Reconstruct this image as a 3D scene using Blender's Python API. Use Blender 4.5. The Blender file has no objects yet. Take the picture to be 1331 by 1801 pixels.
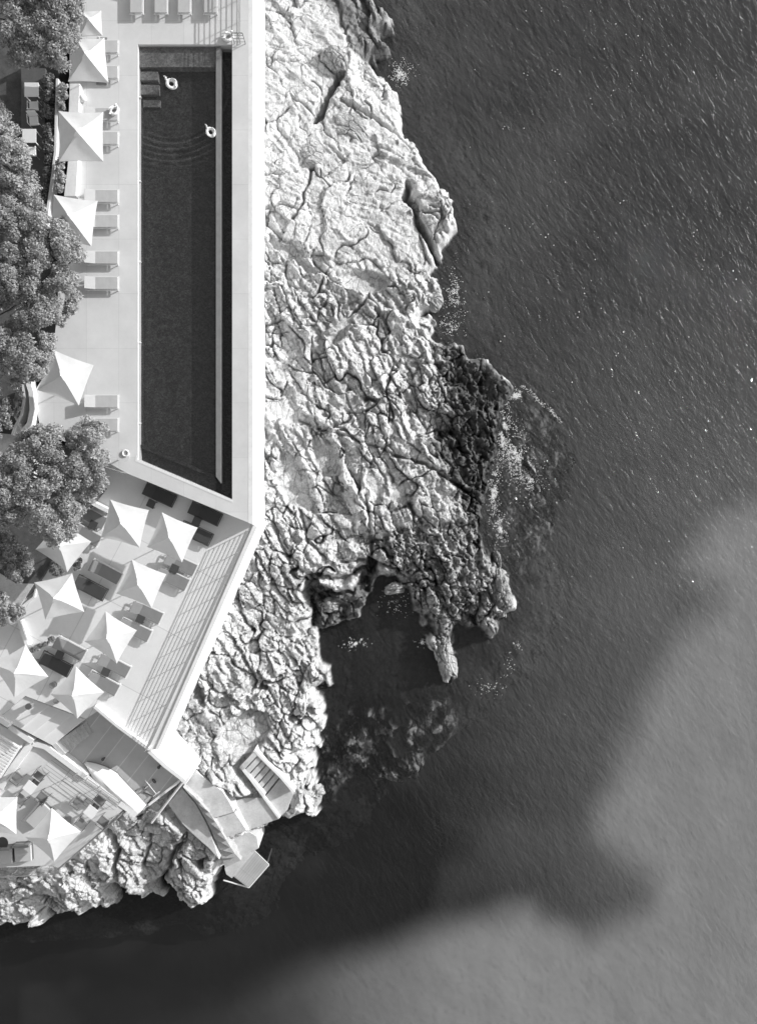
import bpy, bmesh, math, random
import numpy as np
from mathutils import Vector, Matrix

random.seed(7)
RNG = np.random.RandomState(11)
S = bpy.context.scene
COL = S.collection
# ---------------------------------------------------------------- camera, sky, sun, exposure
F = 1401.0            # focal length expressed in photo pixels (28 mm equivalent drone lens)
ZC = 55.7             # flying height over the sea
cam_d = bpy.data.cameras.new('camera'); cam = bpy.data.objects.new('camera', cam_d); COL.objects.link(cam)
cam.location = (0, 0, ZC); cam.rotation_euler = (0, 0, 0)
cam_d.sensor_fit = 'VERTICAL'; cam_d.sensor_height = 36.0; cam_d.lens = 36.0 * F / 1801.0
cam_d.clip_end = 3000; cam_d.clip_start = 0.5
S.camera = cam
SUN_EL = math.radians(20.5); SUN_AZ = math.radians(63.4)
wd = bpy.data.worlds.new("World"); S.world = wd; wd.use_nodes = True
nt = wd.node_tree; nt.nodes.clear()
sky = nt.nodes.new('ShaderNodeTexSky'); sky.sky_type = 'NISHITA'; sky.sun_disc = False
sky.sun_elevation = SUN_EL; sky.sun_rotation = SUN_AZ
bw = nt.nodes.new('ShaderNodeRGBToBW'); bg = nt.nodes.new('ShaderNodeBackground'); wo = nt.nodes.new('ShaderNodeOutputWorld')
bg.inputs[1].default_value = 0.15
nt.links.new(sky.outputs[0], bw.inputs[0]); nt.links.new(bw.outputs[0], bg.inputs[0]); nt.links.new(bg.outputs[0], wo.inputs[0])
sd = bpy.data.lights.new('sun', 'SUN'); sd.energy = 2.6; sd.angle = math.radians(0.5); sd.color = (1, 1, 1)
sun = bpy.data.objects.new('sun', sd); COL.objects.link(sun)
sdir = Vector((math.sin(SUN_AZ) * math.cos(SUN_EL), math.cos(SUN_AZ) * math.cos(SUN_EL), math.sin(SUN_EL)))
sun.rotation_euler = sdir.to_track_quat('Z', 'Y').to_euler(); sun.location = (30, 20, 40)
S.view_settings.view_transform = 'Standard'; S.view_settings.look = 'None'
S.view_settings.exposure = 0.72; S.view_settings.gamma = 1.0
S.render.resolution_x = 756; S.render.resolution_y = 1024
S.cycles.max_bounces = 6; S.cycles.transparent_max_bounces = 8

# ---------------------------------------------------------------- helpers
def W(px, py, z):
    "a point of the plan (photo pixels) standing at height z"
    k = (ZC - z) / F
    return Vector(((px - 665.5) * k, (900.5 - py) * k, z))

def tag(o, label=None, cat=None, group=None, kind=None):
    if label: o['label'] = label
    if cat: o['category'] = cat
    if group: o['group'] = group
    if kind: o['kind'] = kind
    return o

def empty(name, loc, rz=0.0, label=None, cat=None, group=None):
    o = bpy.data.objects.new(name, None); COL.objects.link(o)
    o.location = loc; o.rotation_euler = (0, 0, rz); o.empty_display_size = 0.3
    return tag(o, label, cat, group)

def link_mesh(name, me, mat, parent=None):
    o = bpy.data.objects.new(name, me); COL.objects.link(o)
    if mat: me.materials.append(mat)
    if parent: o.parent = parent
    return o

def obj(name, bm, mat, parent=None, smooth=False, bevel=0):
    if bevel:
        bmesh.ops.bevel(bm, geom=bm.edges[:], offset=bevel, segments=2, affect='EDGES', profile=0.6, clamp_overlap=True)
    bmesh.ops.recalc_face_normals(bm, faces=bm.faces[:])
    me = bpy.data.meshes.new(name); bm.to_mesh(me); bm.free()
    if smooth:
        for p in me.polygons: p.use_smooth = True
    return link_mesh(name, me, mat, parent)

def np_mesh(name, V, Q, mat, parent=None, smooth=False):
    me = bpy.data.meshes.new(name)
    V = np.asarray(V, dtype=np.float32); Q = np.asarray(Q, dtype=np.int32)
    me.vertices.add(len(V)); me.vertices.foreach_set('co', V.ravel())
    n = Q.shape[1]
    me.loops.add(Q.size); me.loops.foreach_set('vertex_index', Q.ravel())
    me.polygons.add(len(Q)); me.polygons.foreach_set('loop_start', np.arange(0, Q.size, n, dtype=np.int32))
    try: me.polygons.foreach_set('loop_total', np.full(len(Q), n, dtype=np.int32))
    except Exception: pass
    me.update(calc_edges=True); me.validate()
    if smooth: me.polygons.foreach_set('use_smooth', np.ones(len(me.polygons), dtype=bool))
    return link_mesh(name, me, mat, parent)

def box(bm, x0, x1, y0, y1, z0, z1, M=None):
    vs = [bm.verts.new((x, y, z)) for z in (z0, z1) for y in (y0, y1) for x in (x0, x1)]
    for f in ((0, 2, 3, 1), (4, 5, 7, 6), (0, 1, 5, 4), (2, 6, 7, 3), (0, 4, 6, 2), (1, 3, 7, 5)):
        bm.faces.new([vs[i] for i in f])
    if M is not None: bmesh.ops.transform(bm, matrix=M, verts=vs)
    return vs

def tube(bm, pts, r, seg=8, r2=None, cap=True):
    "a round bar along a polyline"
    pts = [Vector(p) for p in pts]; n = len(pts); rings = []
    for i, p in enumerate(pts):
        d = (pts[min(i + 1, n - 1)] - pts[max(i - 1, 0)]).normalized()
        a = d.cross(Vector((0, 0, 1)))
        if a.length < 1e-3: a = d.cross(Vector((1, 0, 0)))
        a.normalize(); b = d.cross(a).normalized()
        rr = r if r2 is None else r + (r2 - r) * i / max(1, n - 1)
        rings.append([bm.verts.new(p + (a * math.cos(t) + b * math.sin(t)) * rr) for t in [2 * math.pi * j / seg for j in range(seg)]])
    for i in range(n - 1):
        for j in range(seg):
            bm.faces.new((rings[i][j], rings[i][(j + 1) % seg], rings[i + 1][(j + 1) % seg], rings[i + 1][j]))
    if cap:
        bm.faces.new(rings[0][::-1]); bm.faces.new(rings[-1])

def disc(bm, c, r, z0, z1, seg=24, r2=None):
    r2 = r if r2 is None else r2
    a = [bm.verts.new((c[0] + r * math.cos(t), c[1] + r * math.sin(t), z0)) for t in [2 * math.pi * j / seg for j in range(seg)]]
    b = [bm.verts.new((c[0] + r2 * math.cos(t), c[1] + r2 * math.sin(t), z1)) for t in [2 * math.pi * j / seg for j in range(seg)]]
    for j in range(seg): bm.faces.new((a[j], a[(j + 1) % seg], b[(j + 1) % seg], b[j]))
    bm.faces.new(a[::-1]); bm.faces.new(b)

def torus(bm, c, R, r, n=28, m=10, sx=1.0, sy=1.0, rz=0):
    V = []
    for i in range(n):
        t = 2 * math.pi * i / n; row = []
        for j in range(m):
            u = 2 * math.pi * j / m
            x = (R + r * math.cos(u)) * math.cos(t) * sx; y = (R + r * math.cos(u)) * math.sin(t) * sy
            row.append(bm.verts.new((c[0] + x * math.cos(rz) - y * math.sin(rz), c[1] + x * math.sin(rz) + y * math.cos(rz), c[2] + r * math.sin(u))))
        V.append(row)
    for i in range(n):
        for j in range(m):
            bm.faces.new((V[i][j], V[(i + 1) % n][j], V[(i + 1) % n][(j + 1) % m], V[i][(j + 1) % m]))

def slab(name, outer, z1, z0, mat, parent=None, holes=(), bm=None, zs=None):
    "a solid slab: plan outline(s) in photo pixels at its top height z1, vertical sides down to z0"
    own = bm is None
    if own: bm = bmesh.new()
    edges = []
    for li, loop in enumerate([outer] + list(holes)):
        pts = [W(p[0], p[1], z1) for p in loop]
        top = [bm.verts.new(p) for p in pts]; bot = [bm.verts.new((p.x, p.y, z0)) for p in pts]
        n = len(pts)
        for i in range(n):
            j = (i + 1) % n
            edges.append(bm.edges.new((top[i], top[j])))
            bm.faces.new((top[i], top[j], bot[j], bot[i]))
        if li == 0 and not holes: bm.faces.new(bot[::-1])
    bmesh.ops.triangle_fill(bm, edges=edges, use_beauty=True)
    if own: return obj(name, bm, mat, parent)

def strip(bm, a, b, w, z0, z1, off=0.0):
    "a wall / curb of width w (metres) from plan point a to b (world xy)"
    a = Vector((a[0], a[1], 0)); b = Vector((b[0], b[1], 0)); d = (b - a).normalized(); n = Vector((-d.y, d.x, 0))
    L = (b - a).length; M = Matrix.Translation(a) @ Matrix.Rotation(math.atan2(d.y, d.x), 4, 'Z')
    box(bm, 0, L, off - w / 2, off + w / 2, z0, z1, M)

# ---------------------------------------------------------------- materials
class N:
    def __init__(s, name):
        s.m = bpy.data.materials.new(name); s.m.use_nodes = True; s.t = s.m.node_tree
        s.b = s.t.nodes['Principled BSDF']; s.o = s.t.nodes['Material Output']
    def n(s, typ, **kw):
        nd = s.t.nodes.new(typ)
        for k, v in kw.items(): setattr(nd, k, v)
        return nd
    def l(s, a, b): s.t.links.new(a, b)
    def co(s, scale=(1, 1, 1), rot=(0, 0, 0), world=True):
        if world: src = s.n('ShaderNodeNewGeometry').outputs['Position']
        else: src = s.n('ShaderNodeTexCoord').outputs['Object']
        mp = s.n('ShaderNodeMapping'); mp.inputs['Scale'].default_value = scale; mp.inputs['Rotation'].default_value = rot
        s.l(src, mp.inputs['Vector']); return mp.outputs[0]
    def noise(s, co, scale, detail=4, rough=0.6, dist=0):
        nd = s.n('ShaderNodeTexNoise'); nd.inputs['Scale'].default_value = scale; nd.inputs['Detail'].default_value = detail
        nd.inputs['Roughness'].default_value = rough; nd.inputs['Distortion'].default_value = dist
        s.l(co, nd.inputs['Vector']); return nd.outputs['Fac']
    def remap(s, f, a, b, c, d):
        nd = s.n('ShaderNodeMapRange'); nd.inputs[1].default_value = a; nd.inputs[2].default_value = b
        nd.inputs[3].default_value = c; nd.inputs[4].default_value = d; s.l(f, nd.inputs[0]); return nd.outputs[0]
    def math(s, op, a, b):
        nd = s.n('ShaderNodeMath', operation=op)
        for i, v in enumerate((a, b)):
            if isinstance(v, (int, float)): nd.inputs[i].default_value = v
            else: s.l(v, nd.inputs[i])
        return nd.outputs[0]
    def grey(s, f, inp):
        cc = s.n('ShaderNodeCombineColor'); [s.l(f, cc.inputs[i]) for i in range(3)]; s.l(cc.outputs[0], inp)
    def bump(s, f, strength, dist, target=None, prev=None):
        b = s.n('ShaderNodeBump'); b.inputs['Strength'].default_value = strength; b.inputs['Distance'].default_value = dist
        s.l(f, b.inputs['Height'])
        if prev is not None: s.l(prev, b.inputs['Normal'])
        s.l(b.outputs[0], target if target is not None else s.b.inputs['Normal']); return b.outputs[0]

def mat(name, v, rough=0.7, var=0.08, vs=1.2, bump=0.0, bs=25.0, metallic=0.0, spec=0.3, world=True):
    m = N(name); co = m.co(world=world)
    f = m.noise(co, vs, 5, 0.65); f2 = m.noise(co, vs * 9, 3, 0.6)
    g = m.math('ADD', m.remap(f, .25, .75, v * (1 - var), v * (1 + var)), m.remap(f2, .25, .75, -v * var * .5, v * var * .5))
    m.grey(g, m.b.inputs['Base Color'])
    m.b.inputs['Roughness'].default_value = rough; m.b.inputs['Metallic'].default_value = metallic
    m.b.inputs['Specular IOR Level'].default_value = spec
    if bump: m.bump(m.noise(co, bs, 4, 0.65), bump, 0.02)
    return m.m

def tiled(name, v, rot, bw_, bh, joint=0.75, jw=0.012, rough=0.75, var=0.06, tilevar=0.04, vs=0.5):
    "flat paving: slabs with thin joints, light stains"
    m = N(name); co = m.co(rot=(0, 0, rot))
    br = m.n('ShaderNodeTexBrick'); m.l(co, br.inputs['Vector'])
    br.inputs['Scale'].default_value = 1.0; br.inputs['Brick Width'].default_value = bw_; br.inputs['Row Height'].default_value = bh
    br.inputs['Mortar Size'].default_value = jw; br.inputs['Mortar Smooth'].default_value = 0.2
    br.offset = 0.0
    for nm, c in (('Color1', 1 - tilevar), ('Color2', 1 + tilevar), ('Mortar', joint)): br.inputs[nm].default_value = (c, c, c, 1)
    bwn = m.n('ShaderNodeRGBToBW'); m.l(br.outputs['Color'], bwn.inputs[0])
    c2 = m.co(); st = m.remap(m.noise(c2, vs, 6, .7), .3, .7, v * (1 - var), v * (1 + var))
    fine = m.remap(m.noise(c2, 30, 3, .6), .3, .7, .97, 1.03)
    sp = m.remap(m.noise(c2, 5.5, 4, .75), .62, .72, 1.0, .93)
    m.grey(m.math('MULTIPLY', m.math('MULTIPLY', st, fine), m.math('MULTIPLY', sp, bwn.outputs[0])), m.b.inputs['Base Color'])
    m.b.inputs['Roughness'].default_value = rough; m.b.inputs['Specular IOR Level'].default_value = 0.25
    m.bump(m.noise(c2, 40, 3, .6), .15, .01)
    return m.m

def caustic_tile(name, v, amt=1.0):  # pool tile with caustic light mottling painted into its colour
    m = N(name); co = m.co(); vo = m.n('ShaderNodeTexVoronoi'); vo.inputs['Scale'].default_value = 13; m.l(co, vo.inputs['Vector'])
    sc = m.n('ShaderNodeSeparateColor'); m.l(vo.outputs['Color'], sc.inputs[0])
    f = m.math('MULTIPLY', m.remap(sc.outputs[0], 0, 1, 1 - .7 * amt, 1 + .7 * amt), m.remap(m.noise(co, 2.6, 5, .75), .35, .65, 1 - .5 * amt, 1 + .5 * amt))
    m.grey(m.math('MULTIPLY', f, v), m.b.inputs['Base Color']); m.b.inputs['Roughness'].default_value = .6
    return m.m

def rock_mat():
    m = N('limestone'); co = m.co()
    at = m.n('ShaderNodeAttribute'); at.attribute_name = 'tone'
    wc = m.n('ShaderNodeMixRGB'); wc.inputs[0].default_value = 0.12
    nz = m.n('ShaderNodeTexNoise'); nz.inputs['Scale'].default_value = 1.6; nz.inputs['Detail'].default_value = 4; m.l(co, nz.inputs['Vector'])
    m.l(co, wc.inputs[1]); m.l(nz.outputs['Color'], wc.inputs[2])
    mp = m.n('ShaderNodeMapping'); mp.inputs['Rotation'].default_value = (0, 0, math.radians(32)); mp.inputs['Scale'].default_value = (1.0, .42, 1); m.l(wc.outputs[0], mp.inputs[0])
    def crack(scale, w):
        v = m.n('ShaderNodeTexVoronoi', feature='DISTANCE_TO_EDGE'); v.inputs['Scale'].default_value = scale; m.l(mp.outputs[0], v.inputs['Vector'])
        return m.remap(v.outputs['Distance'], 0, w, 0, 1)
    c1 = crack(2.3, .05); c2 = crack(6.5, .10)
    mk = m.remap(m.noise(co, .55, 4, .6), .44, .56, 0, 1)
    c1 = m.math('MAXIMUM', c1, m.math('SUBTRACT', 1.0, mk)); c2 = m.math('MAXIMUM', c2, mk)
    big = m.remap(m.noise(co, .7, 6, .7), .3, .7, .86, 1.1)
    sp = m.remap(m.noise(co, 9, 5, .75), .35, .68, .8, 1.08)
    pit = m.remap(m.noise(co, 13, 4, .75), .33, .44, .55, 1.0)
    g = m.math('MULTIPLY', m.math('MULTIPLY', big, sp), m.math('MULTIPLY', pit, m.math('MULTIPLY', m.remap(c1, 0, 1, .5, 1.0), m.remap(c2, 0, 1, .86, 1.0))))
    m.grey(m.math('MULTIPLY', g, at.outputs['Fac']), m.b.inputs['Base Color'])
    m.b.inputs['Roughness'].default_value = .9; m.b.inputs['Specular IOR Level'].default_value = .1
    h = m.math('ADD', m.math('MULTIPLY', c1, .6), m.math('MULTIPLY', c2, .35))
    h = m.math('ADD', h, m.math('ADD', m.math('MULTIPLY', m.noise(co, 4, 9, .8), 1.5), m.math('MULTIPLY', pit, .35)))
    m.bump(h, .75, .10)
    return m.m

def leaf_mat(name, v, var=.45):
    m = N(name); g = m.n('ShaderNodeNewGeometry')
    r = m.remap(g.outputs['Random Per Island'], 0, 1, v * (1 - var), v * (1 + var))
    m.grey(r, m.b.inputs['Base Color']); m.b.inputs['Roughness'].default_value = .55; m.b.inputs['Specular IOR Level'].default_value = .35
    tr = m.n('ShaderNodeBsdfTranslucent'); m.grey(r, tr.inputs[0]); mx = m.n('ShaderNodeMixShader'); mx.inputs[0].default_value = .3
    m.l(m.b.outputs[0], mx.inputs[1]); m.l(tr.outputs[0], mx.inputs[2]); m.l(mx.outputs[0], m.o.inputs[0])
    return m.m

def fabric(name, v, transl=.15, weave=True):
    m = N(name); co = m.co(world=False)
    f = m.remap(m.noise(co, 2.5, 4, .6), .3, .7, v * .96, v * 1.03)
    m.grey(f, m.b.inputs['Base Color']); m.b.inputs['Roughness'].default_value = .85; m.b.inputs['Specular IOR Level'].default_value = .1
    m.bump(m.noise(co, 3.0, 3, .5), .25, .05)
    if transl:
        tr = m.n('ShaderNodeBsdfTranslucent'); m.grey(f, tr.inputs[0]); mx = m.n('ShaderNodeMixShader'); mx.inputs[0].default_value = transl
        m.l(m.b.outputs[0], mx.inputs[1]); m.l(tr.outputs[0], mx.inputs[2]); m.l(mx.outputs[0], m.o.inputs[0])
    return m.m

def water_mat(name, murk, amount, waves, aniso=2.2, rot=math.radians(56), ior=1.33, extra=None, lee=None, turb=None):
    m = N(name); m.t.nodes.remove(m.b)
    co = m.co(scale=(1, 1, 1), rot=(0, 0, rot))
    mp = m.n('ShaderNodeMapping'); mp.inputs['Scale'].default_value = (1 / aniso, 1, 1); m.l(co, mp.inputs[0])
    h = None
    for sc, am, dt in waves:
        f = m.math('MULTIPLY', m.noise(mp.outputs[0], sc, dt, .62, .35), am)
        h = f if h is None else m.math('ADD', h, f)
    if lee is not None: h = m.math('MULTIPLY', h, lee(m))
    if extra is not None: h = m.math('ADD', h, extra(m))
    b = m.n('ShaderNodeBump'); b.inputs['Strength'].default_value = 1; b.inputs['Distance'].default_value = 1; m.l(h, b.inputs['Height'])
    gl = m.n('ShaderNodeBsdfGlossy'); gl.inputs['Roughness'].default_value = .04; gl.inputs['Color'].default_value = (1, 1, 1, 1); m.l(b.outputs[0], gl.inputs['Normal'])
    df = m.n('ShaderNodeBsdfDiffuse'); df.inputs[0].default_value = (murk, murk, murk, 1); m.l(b.outputs[0], df.inputs['Normal'])
    tp = m.n('ShaderNodeBsdfTransparent'); tp.inputs[0].default_value = (1, 1, 1, 1)
    m1 = m.n('ShaderNodeMixShader'); m1.inputs[0].default_value = amount
    if turb is not None: m.l(turb(m), m1.inputs[0])
    m.l(tp.outputs[0], m1.inputs[1]); m.l(df.outputs[0], m1.inputs[2])
    g = m.n('ShaderNodeNewGeometry'); dp = m.n('ShaderNodeVectorMath', operation='DOT_PRODUCT'); m.l(g.outputs['Incoming'], dp.inputs[0]); m.l(b.outputs[0], dp.inputs[1])
    cs = m.math('SUBTRACT', 1.0, m.math('MINIMUM', m.math('ABSOLUTE', dp.outputs['Value'], 0), 1.0))
    fr = m.math('ADD', .02, m.math('MULTIPLY', m.math('POWER', cs, 5.0), .98))
    m2 = m.n('ShaderNodeMixShader'); m.l(fr, m2.inputs[0]); m.l(m1.outputs[0], m2.inputs[1]); m.l(gl.outputs[0], m2.inputs[2])
    m.l(m2.outputs[0], m.o.inputs[0])
    return m.m

M = {}
M['plaster'] = mat('white_plaster', .76, .85, .10, .8, .3, 14)
M['curb'] = mat('pale_concrete_coping', .70, .8, .06, .9, .2, 30)
M['deck'] = tiled('pool_paving', .64, 0, 1.9, 3.2, .86, .014, tilevar=.03, var=.08)
M['lower'] = tiled('terrace_paving', .74, math.radians(28), 3.2, 4.1, .80, .03, tilevar=.03)
M['boatdeck'] = tiled('boat_deck_slabs', .50, math.radians(38), .98, 9.0, 1.35, .03, tilevar=.05, var=.1)
M['plank'] = tiled('plank_paving', .66, math.radians(36), 6.0, .21, .62, .022, tilevar=.05)
M['concrete'] = mat('bare_concrete', .54, .85, .22, 1.1, .35, 12)
M['concrete_dark'] = mat('dark_concrete', .40, .85, .35, 1.3, .3, 18)
M['rock'] = rock_mat()
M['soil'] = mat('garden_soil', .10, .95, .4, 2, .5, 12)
M['umbrella'] = fabric('umbrella_canvas', .80, .22)
M['white_paint'] = mat('white_metal', .78, .4, .03, 2)
M['grey_metal'] = mat('grey_metal', .28, .4, .05, 2, metallic=.3)
M['dark_metal'] = mat('dark_metal', .10, .45, .05, 2)
M['pad'] = fabric('grey_sling', .24, 0)
M['pad_light'] = fabric('pale_mattress', .50, 0)
M['pad_dark'] = fabric('charcoal_sling', .07, 0)
M['table'] = mat('pale_tabletop', .62, .5, .04, 2)
M['table_dark'] = mat('dark_tabletop', .07, .5, .05, 2)
M['vinyl'] = mat('white_vinyl', .8, .3, .02, 3)
M['gelcoat'] = mat('white_gelcoat', .82, .25, .03, 2, spec=.5)
M['rope'] = mat('dark_rope', .08, .8, .1, 5)
M['bark'] = mat('bark', .12, .9, .3, 4, .5, 20)
M['tile'] = caustic_tile('dark_caustic_tile', .030, 1.0)
M['tile_light'] = caustic_tile('grey_caustic_tile', .20, .5)
M['foam'] = mat('foam', .8, .9, .1, 5)  # foam white, also used for the painted sun glints
ROCK_STEP = .065
# ================================================================ large structure: the rock, the sea bed, the sea
def wpx(x, y, z=0.0):
    k = (ZC - z) / F
    return (x - 665.5) * k, (900.5 - y) * k
def poly_w(pts, z=0.0): return np.array([wpx(p[0], p[1], z) for p in pts])

def hash2(ix, iy, s):
    h = (ix.astype(np.int64) * 374761393 + iy.astype(np.int64) * 668265263 + s * 982451653) & 0x7fffffff
    h = (h ^ (h >> 13)) * 1274126177 & 0x7fffffff
    h = (h ^ (h >> 16)) * 2246822519 & 0x7fffffff
    return (h & 0xffffff) / float(0xffffff)
def vnoise(x, y, s=0):
    ix = np.floor(x); iy = np.floor(y); fx = x - ix; fy = y - iy
    ux = fx * fx * fx * (fx * (fx * 6 - 15) + 10); uy = fy * fy * fy * (fy * (fy * 6 - 15) + 10)
    a = hash2(ix, iy, s); b = hash2(ix + 1, iy, s); c = hash2(ix, iy + 1, s); d = hash2(ix + 1, iy + 1, s)
    return (a + (b - a) * ux + (c - a) * uy + (a - b - c + d) * ux * uy) * 2 - 1
def fbm(x, y, s=0, o=4, g=.5):
    r = 0; a = 1.0
    for i in range(o):
        r = r + a * vnoise(x * 2 ** i + 17.3 * i, y * 2 ** i - 9.1 * i, s + i * 7); a *= g
    return r
def ridged(x, y, s=0, o=4, g=.55):
    r = 0; a = 1.0
    for i in range(o):
        r = r + a * (1 - np.abs(vnoise(x * 2 ** i + 5.3 * i, y * 2 ** i + 3.7 * i, s + i * 5)) * 2); a *= g
    return r
def voro(x, y, s=0):
    "F1, F2-F1 (edge), cell random a, b, c and offset from the cell's centre"
    ix = np.floor(x); iy = np.floor(y)
    f1 = np.full(x.shape, 9.0); f2 = np.full(x.shape, 9.0)
    ra = np.zeros(x.shape); rb = np.zeros(x.shape); rc = np.zeros(x.shape); dx = np.zeros(x.shape); dy = np.zeros(x.shape)
    for i in (-1, 0, 1):
        for j in (-1, 0, 1):
            cx = ix + i; cy = iy + j
            px = cx + .5 + .8 * (hash2(cx, cy, s) - .5); py = cy + .5 + .8 * (hash2(cx, cy, s + 1) - .5)
            d = np.hypot(x - px, y - py); n = d < f1
            f2 = np.where(n, f1, np.minimum(f2, d)); f1 = np.where(n, d, f1)
            ra = np.where(n, hash2(cx, cy, s + 2), ra); rb = np.where(n, hash2(cx, cy, s + 3), rb); rc = np.where(n, hash2(cx, cy, s + 4), rc)
            dx = np.where(n, x - px, dx); dy = np.where(n, y - py, dy)
    return f1, f2 - f1, ra * 2 - 1, rb * 2 - 1, rc * 2 - 1, dx, dy
def seg_dist(X, Y, pts, closed=False):
    D = np.full(X.shape, 1e9); n = len(pts)
    for i in range(n if closed else n - 1):
        ax, ay = pts[i]; bx, by = pts[(i + 1) % n]
        vx, vy = bx - ax, by - ay; L = vx * vx + vy * vy + 1e-9
        t = np.clip(((X - ax) * vx + (Y - ay) * vy) / L, 0, 1)
        D = np.minimum(D, np.hypot(X - ax - t * vx, Y - ay - t * vy))
    return D
def inside(X, Y, pts):
    r = np.zeros(X.shape, bool); n = len(pts)
    for i in range(n):
        ax, ay = pts[i]; bx, by = pts[(i + 1) % n]
        if ay == by: continue
        c = ((ay > Y) != (by > Y)) & (X < (bx - ax) * (Y - ay) / (by - ay) + ax)
        r ^= c
    return r
def sdist(X, Y, pts):
    d = seg_dist(X, Y, pts, True); return np.where(inside(X, Y, pts), d, -d)
def sstep(a, b, v):
    t = np.clip((v - a) / (b - a), 0, 1); return t * t * (3 - 2 * t)

COAST = [(-200, -260), (610, -260), (640, -40), (652, 5), (672, 25), (690, 50), (688, 66), (672, 66), (676, 78), (685, 86), (680, 100), (668, 110), (652, 114),
 (668, 132), (690, 165), (703, 205), (725, 250), (745, 285), (757, 305), (770, 325), (790, 350), (799, 375), (797, 405), (786, 432), (776, 452),
 (777, 465), (765, 478), (756, 490), (772, 497), (775, 520), (773, 542), (758, 552), (748, 558), (763, 572), (762, 588), (775, 596), (800, 607),
 (830, 625), (860, 643), (880, 660), (895, 675), (905, 690), (893, 715), (884, 735), (878, 760), (872, 790), (868, 810), (858, 850), (852, 890), (858, 912),
 (850, 935), (858, 960), (868, 982), (872, 966), (882, 985), (887, 1010), (895, 1022), (899, 1050), (901, 1076), (888, 1090), (880, 1100),
 (876, 1114), (868, 1133), (850, 1122), (838, 1108), (812, 1102), (801, 1115), (803, 1132), (806, 1150), (801, 1175), (802, 1200), (790, 1207), (779, 1180),
 (764, 1152), (753, 1130), (745, 1105), (742, 1082), (728, 1072), (718, 1042), (707, 1034), (690, 1026), (662, 1014), (648, 1024), (640, 1050), (632, 1082), (612, 1092),
 (590, 1098), (566, 1106), (561, 1112), (560, 1150), (575, 1172), (582, 1200), (576, 1208), (562, 1196), (557, 1206), (572, 1232), (576, 1270), (568, 1308), (556, 1322),
 (548, 1346), (562, 1372), (564, 1395), (562, 1418), (550, 1428), (536, 1422), (520, 1434), (503, 1431), (488, 1442), (468, 1447), (456, 1458), (452, 1475), (440, 1488),
 (428, 1500), (410, 1510), (388, 1535), (381, 1558), (380, 1578), (352, 1584), (328, 1576), (308, 1556), (296, 1546), (291, 1530), (287, 1545), (291, 1570), (270, 1568),
 (240, 1559), (215, 1548), (204, 1556), (209, 1590), (195, 1596), (176, 1586), (168, 1600), (148, 1607), (124, 1596), (97, 1588), (84, 1615), (68, 1624), (38, 1622), (-20, 1623), (-200, 1640)]
WALLBASE = [(466, -260), (463, 200), (461, 920), (448, 960), (398, 1060), (350, 1150), (305, 1235), (280, 1300), (345, 1352), (400, 1385), (470, 1400), (440, 1450), (400, 1480), (390, 1525),
 (330, 1440), (250, 1420), (215, 1432), (105, 1530), (-200, 1545), (-200, -260)]
REEF = [(890, 680), (930, 695), (975, 730), (1010, 770), (1022, 810), (1010, 850), (985, 900), (960, 960), (930, 1010), (905, 1030), (880, 1000), (860, 940), (850, 880), (870, 780)]
REEF2 = [(560, 1300), (600, 1270), (650, 1240), (700, 1225), (760, 1220), (790, 1230), (790, 1290), (760, 1330), (745, 1370), (700, 1395), (640, 1388), (570, 1385), (555, 1350)]
SMOOTHROCK = [(440, -100), (600, -40), (700, 170), (790, 380), (770, 470), (640, 520), (540, 450), (440, 420)]
JAGGED = [(780, 600), (905, 690), (880, 800), (860, 900), (910, 1020), (900, 1140), (800, 1220), (740, 1100), (700, 1040), (640, 940), (790, 900), (780, 780), (760, 680)]
DARKROCK = [(788, 600), (860, 635), (915, 685), (900, 780), (880, 880), (862, 960), (840, 950), (815, 900), (806, 850), (765, 800), (792, 740), (786, 680), (795, 640)]
DARKTOP = [(540, -60), (660, 0), (700, 50), (690, 110), (660, 118), (630, 100), (590, 40), (560, 15)]
BOULDERZONE = [(722, 330), (760, 310), (805, 380), (785, 450), (760, 430), (735, 385)]
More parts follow.
